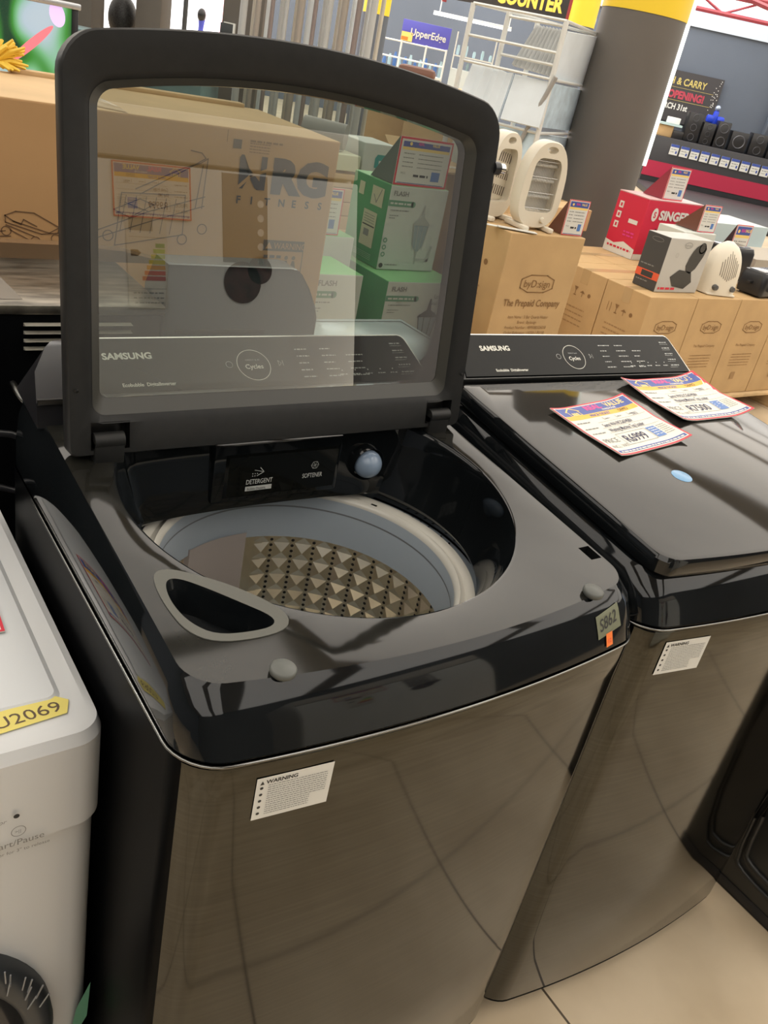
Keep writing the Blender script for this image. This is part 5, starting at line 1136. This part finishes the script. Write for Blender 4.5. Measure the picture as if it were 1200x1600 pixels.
# person in blue beyond the doorway
def person():
    bm = bmesh.new(); V = {}
    pts = {'pel': (0, 0, .92, .13), 'ch': (0, 0, 1.22, .155), 'nk': (0, 0, 1.42, .06), 'ls': (-.17, 0, 1.36, .065), 'rs': (.17, 0, 1.36, .065), 'le': (-.24, .02, 1.10, .048), 're': (.24, .02, 1.10, .048), 'lh': (-.22, -.10, .88, .035), 'rh': (.22, -.10, .88, .035), 'lk': (-.09, -.03, .50, .07), 'rk': (.10, .04, .50, .07), 'lf': (-.09, .0, .06, .05), 'rf': (.10, .09, .06, .05), 'lt': (-.09, -.15, .03, .04), 'rt': (.10, -.06, .03, .04), 'hd': (0, -.01, 1.50, .07), 'h2': (0, -.01, 1.60, .095), 'h3': (0, -.01, 1.68, .075)}
    for k_, p in pts.items(): V[k_] = bm.verts.new(p[:3])
    for a_, b_ in (('pel', 'ch'), ('ch', 'nk'), ('ch', 'ls'), ('ch', 'rs'), ('ls', 'le'), ('rs', 're'), ('le', 'lh'), ('re', 'rh'), ('pel', 'lk'), ('pel', 'rk'), ('lk', 'lf'), ('rk', 'rf'), ('lf', 'lt'), ('rf', 'rt'), ('nk', 'hd'), ('hd', 'h2'), ('h2', 'h3')): bm.edges.new((V[a_], V[b_]))
    bm.verts.index_update(); me = bpy.data.meshes.new('person'); bm.to_mesh(me); bm.free(); o = bpy.data.objects.new('person', me); COL.objects.link(o)
    md = o.modifiers.new('skin', 'SKIN'); o.modifiers.new('sub', 'SUBSURF').levels = 2; o.modifiers['sub'].render_levels = 2
    for i, (k_, p) in enumerate(pts.items()): me.skin_vertices[0].data[i].radius = (p[3], p[3] * (.8 if k_ in ('pel', 'ch') else 1)); me.skin_vertices[0].data[i].use_root = (i == 0)
    me.materials.append(mat('clothing_blue', (.08, .10, .55), .7)); return o
bm = bmesh.new(); bm.verts.new((0, 0, 0)); _m = bpy.data.meshes.new('t'); bm.to_mesh(_m); bm.free(); _o = bpy.data.objects.new('t', _m); COL.objects.link(_o); _o.modifiers.new('s', 'SKIN'); bpy.data.objects.remove(_o)
try:
    pr_ = person(); pr_.location = far(14.5, -4.22); pr_.rotation_euler = (0, 0, 2.2); pr_.scale = (.62, .62, .86)
    tag(pr_, 'distant person in a blue jacket walking by the bright doorway', 'person')
    bm = bmesh.new(); bmesh.ops.create_uvsphere(bm, u_segments=16, v_segments=12, radius=.105)
    for v in bm.verts: v.co += Vector((0, .01, 1.64))
    obj('hair', bm, blackp, pr_, 60)
except Exception as ex:
    print('person failed', ex)

# shelf of loudspeakers by the slate wall
t = fart('display_shelf', 'long black shelf with a red stripe carrying loudspeakers', 'shelf')
bm = bmesh.new(); fbox(bm, 20, 20.7, 3.75, 8.0, 0, .98, .01); obj('cabinet', bm, mat('shelf_black', (.035, .035, .04), .4), t)
bm = bmesh.new(); fbox(bm, 19.985, 20.0, 3.75, 8.0, .20, .50, 0); obj('red_stripe', bm, mat('stripe_crimson', (.42, .02, .06), .45), t)
for i in range(10):
    s = 4.17 + i * .215; tk = thing('price_ticket', 'small price ticket in the strip on the far black shelf, %s from its left end' % ('first', 'second', 'third', 'fourth', 'fifth', 'sixth', 'seventh', 'eighth', 'ninth', 'tenth')[i], 'price ticket', (0, 0, 0), 0, 'tickets along the loudspeaker shelf')
    bm = bmesh.new(); fbox(bm, 19.965, 19.975, s, s + .175, .68 - .004 * i, .88 - .004 * i, 0); obj('card', bm, stickm, tk)
    a = Art(.002); z = .68 - .004 * i; a.rect(s, z + .15, s + .175, z + .2, blue).rect(s + .12, z + .03, s + .155, z + .08, blue); a.words(s + .02, z + .10, s + .15, .015, inkg).words(s + .02, z + .05, s + .10, .012, inkg); a.build('ticket_print', tk, farM(19.963, 0, 0))
def speaker(label, s, w, z0, h, n, d=20.15):
    t = thing('loudspeaker', label, 'loudspeaker', (0, 0, 0), 0, 'black loudspeakers on the far shelf')
    bm = bmesh.new(); fbox(bm, d, d + .3, s, s + w, z0, z0 + h, .02); obj('cabinet', bm, blackp, t)
    for i in range(n):
        bm = bmesh.new(); r = min(w * .36, h / n * .38); lathe(bm, [(r, 0), (r * .92, -.012), (r * .8, .006), (r * .3, .03), (.001, .015)], 20, (0, 0, 0), axis='z'); M_ = frame(far(d - .001, s + w / 2, z0 + h * (i + .5) / n), RV, (0, 0, 1))
        for v in bm.verts: v.co = M_ @ Vector((v.co.x, v.co.y, -v.co.z))
        obj('driver', bm, mat('driver_grey', (.09, .09, .10), .3), t, 50)
sp = [(4.38, .30, .98, .55, 3, 'tall black tower loudspeaker at the left, three drivers'), (4.72, .26, .98, .42, 3, 'second black loudspeaker from the left on the far shelf'), (5.02, .26, .98, .50, 2, 'third black loudspeaker from the left, by the blue figurine'), (5.34, .36, .98, .38, 1, 'low square black loudspeaker in the middle of the far shelf'), (5.76, .34, .98, .42, 2, 'black loudspeaker with two cones right of the middle'), (6.15, .40, .98, .60, 2, 'large black loudspeaker cut by the right picture edge')]
for s, w, z0, h, n, l in sp: speaker(l, s, w, z0, h, n)
t = fart('figurine', 'small blue and white figure standing behind the loudspeakers', 'figurine')
bm = bmesh.new(); bmesh.ops.create_uvsphere(bm, u_segments=16, v_segments=12, radius=.06); 
for v in bm.verts: v.co = far(20.62, 5.0, 1.69) + v.co
obj('head', bm, mat('figurine_silver', (.35, .42, .55), .2, .6), t, 60)
bm = bmesh.new(); fbox(bm, 20.55, 20.69, 4.83, 4.98, 1.40, 1.55, .04); fbox(bm, 20.55, 20.69, 5.04, 5.20, 1.40, 1.55, .04); fbox(bm, 20.57, 20.68, 4.95, 5.05, 1.35, 1.64, .03); obj('body', bm, mat('figurine_blue', (.02, .06, .60), .3), t)
bm = bmesh.new(); fbox(bm, 20.55, 20.69, 4.9, 5.1, .98, 1.36, .02); obj('pedestal', bm, dgrey, t)
t, = (fart('carton', 'white open box beside the pillar on the far black shelf', 'box'),); bm = bmesh.new(); fbox(bm, 20.1, 20.5, 3.82, 4.30, 1.20, 1.24, .0); obj('tray', bm, mat('tray_pale_teal', (.45, .6, .6), .4), t); bm = bmesh.new(); fbox(bm, 20.15, 20.45, 3.80, 4.15, .98, 1.2, .01); obj('carton', bm, cardb, t); bm = bmesh.new(); fbox(bm, 20.2, 20.4, 4.0, 4.25, 1.24, 1.36, .01); obj('white_lid', bm, stickm, t)
mbn = bmesh.new(); fbox(mbn, 20.1, 20.4, 4.15, 4.37, .98, 1.13, .01); tag(obj('amplifier', mbn, blackp), 'small black amplifier left of the tower loudspeaker', 'amplifier')
mbn = bmesh.new(); fbox(mbn, 15.5, 19.9, 3.6, 8.5, 0, .10, .01); tag(obj('slab', mbn, mat('slab_black', (.03, .03, .032), .5)), 'low black plinth added to darken the floor before the loudspeaker shelf', 'slab')  # invented slab, there only to darken the bright floor
# banner on the slate partition
bm = bmesh.new(); fbox(bm, 21.5, 21.6, -14, 26, 0, 3.08); struct(obj('wall_partition', bm, wallm))
bm = bmesh.new(); fbox(bm, 21.44, 21.5, -14, 26, 3.08, 3.22); struct(obj('trim_20', bm, wallw))
t = fart('banner', 'black banner reading CARRY, OPENING and MARCH 31st beside the pillar', 'banner')
bm = bmesh.new(); fbox(bm, 21.40, 21.42, 2.6, 5.14, 1.25, 2.24, .0); obj('sheet', bm, mat('banner_black', (.045, .042, .045), .5), t)
a = Art(.003); a.text('CASH & CARRY', 4.80, 1.98, .19, mat('banner_gold', (.55, .45, .14), .5), 'RIGHT', bold=.02, sx=.82); a.text('OPENING!', 4.84, 1.72, .20, mat('banner_red', (.42, .05, .08), .5), 'RIGHT', bold=.05, sx=.85); a.text('MARCH 31st', 4.55, 1.50, .16, stickm, 'RIGHT', bold=.03, sx=.8)
a.rect(2.65, 1.67, 5.0, 1.677, MATS['banner_gold']).rect(2.65, 1.92, 5.0, 1.926, MATS['banner_gold'])
for i in range(26): a.disc(4.98 + random.uniform(0, .12), random.uniform(1.5, 2.2), .010, stickm, 8)
a.build('lettering', t, farM(21.395, 0, 0))
bm = bmesh.new(); fbox(bm, 21.36, 21.5, 6.3, 6.34, 1.2, 3.08, 0)
tag(obj('wall_conduit', bm, wallm), 'slim conduit running up the slate wall at the right', 'conduit')
# red roof steel
for i, (a_, b_) in enumerate((((24, 2.0, 3.98), (24, 14, 3.98)), ((24, 2.0, 3.62), (24, 14, 3.62)), ((20, 3.0, 3.9), (24, 9.0, 3.45)), ((26, 1.0, 4.1), (22, 10.0, 3.95)))):
    bm = bmesh.new(); tube(bm, [fpt(*a_), fpt(*b_)], .055, 6)
    if i == 0:
        for q in range(14): tube(bm, [fpt(24, 2 + q * .8, 3.98 if q % 2 else 3.62), fpt(24, 2.8 + q * .8, 3.62 if q % 2 else 3.98)], .03, 6)
    tag(obj('roof_beam', bm, redst, None, 40), ('red lattice roof beam, top chord with zigzag braces', 'red roof beam running level under the lattice', 'red roof beam slanting down to the right', 'red roof beam slanting across the top corner')[i], 'beam', 'red roof beams')
for i, z in enumerate((3.35, 3.6)):
    bm = bmesh.new(); tube(bm, [fpt(18, -4, z - .9), fpt(18, 1.8, z - .75)], .05, 8); tag(obj('ceiling_pipe', bm, redst if i else mat('pipe_pale', (.5, .5, .52), .4), None, 60), ('pale pipe under the far ceiling above the blue sign', 'red pipe under the far ceiling above the blue sign')[i], 'pipe')
t = fart('ceiling_light', 'long bright strip light under the far ceiling above the blue sign', 'light'); bm = bmesh.new(); fbox(bm, 17, 17.1, -1.0, .35, 2.14, 2.17, .005); obj('tube', bm, mat('tube_white', (.9, .9, .9), .4, emit=(.9, .95, 1), es=1.0), t); bm = bmesh.new(); fbox(bm, 17, 17.1, -1.0, .35, 2.17, 2.2, .005); obj('fitting', bm, rackm, t)
mtube('hanger', [fpt(17.05, -.9, 2.19), fpt(17.05, -.9, 4.25)], .01, rackm, t); mtube('hanger', [fpt(17.05, .3, 2.19), fpt(17.05, .3, 4.25)], .01, rackm, t)

# ------------------------------------------------------------------ appliances behind the viewer, seen mirrored in the lid glass
t = thing('refrigerator', 'silver refrigerator with a price ticket and energy label, mirrored in the open lid', 'refrigerator', (0, 0, 0))
sil = mat('fridge_silver', (.62, .60, .55), .35, .6)
mbox('cabinet', 0.70, 2.08, -2.75, -2.06, 0.02, 1.95, sil, t, .01)
mbox('door', 0.702, 2.078, -2.058, -2.0, 0.08, 1.735, mat('fridge_door', (.76, .78, .76), .4, .0), t, .01)
mbox('door', 0.702, 2.078, -2.058, -2.0, 1.75, 1.945, mat('fridge_door_top', (.62, .59, .54), .4, .0), t, .01)
mbox('added_dark_strip', 1.385, 1.600, -2.001, -1.997, 1.36, 1.725, mat('dark_strip_grey', (.20, .18, .165), .4), t, .001)  # added strip, makes the dark column mirrored in the lid glass
BM = lambda x, z: frame((x, -1.9955, z), (-1, 0, 0), (0, 0, 1))
a = Art(.0008)
for q in range(5): a.disc(-.125, .17 + .06 * q, .016, sil, 14)
a.build('strip_marks', t, BM(1.44, 1.2))
a = Art(.0008); fm_ = mat('shape_maroon', (0.05, 0.012, 0.012), 0.35, noise=(25, .8)); a.disc(0, 0, .090, fm_, 40).disc(-.085, .055, .060, fm_, 30); a.build('round_dark_shape', t, BM(1.475, 1.275))  # added dark discs, make the round dark spot mirrored in the glass
a = Art(.0008); lw = mat('energy_label_white', (.70, .70, .64), .5); a.rect(0, 0, .17, .37, lw).up(); a.rect(.06, .31, .16, .36, mat('label_eu', (.25, .25, .22), .5))
for q, c in enumerate(((.04, .35, .10), (.25, .55, .08), (.55, .60, .08), (.70, .62, .06), (.75, .35, .05), (.62, .08, .04), (.45, .03, .04))): a.rect(.01, .245 - q * .022, .05 + q * .010, .262 - q * .022, mat('energy_%d' % q, c, .5))
a.poly([(.155, .235), (.125, .235), (.112, .2225), (.125, .21), (.155, .21)], inkm); a.line([(.01, .08), (.16, .08)], .002, inkg).line([(.01, .285), (.16, .285)], .002, inkg)
for q in range(3): a.words(.02, .02 + .02 * q, .15, .006, inkg)
a.build('energy_label', t, BM(1.13, 1.16))
tk = thing('price_ticket', 'price ticket on the silver refrigerator, mirrored in the open lid', 'price ticket', (0, 0, 0))
M_ = BM(1.24, 1.52) @ Matrix.Translation((0, 0, .003)); bm = bmesh.new(); box(bm, 0, .33, 0, .21, 0, .002, 0, mtx=M_); obj('card', bm, card, tk); ticket_art(.33, .21, 'R9999', 'Combi Fridge', 'Silver 340L').build('ticket_print', tk, M_ @ Matrix.Translation((0, 0, .002)))
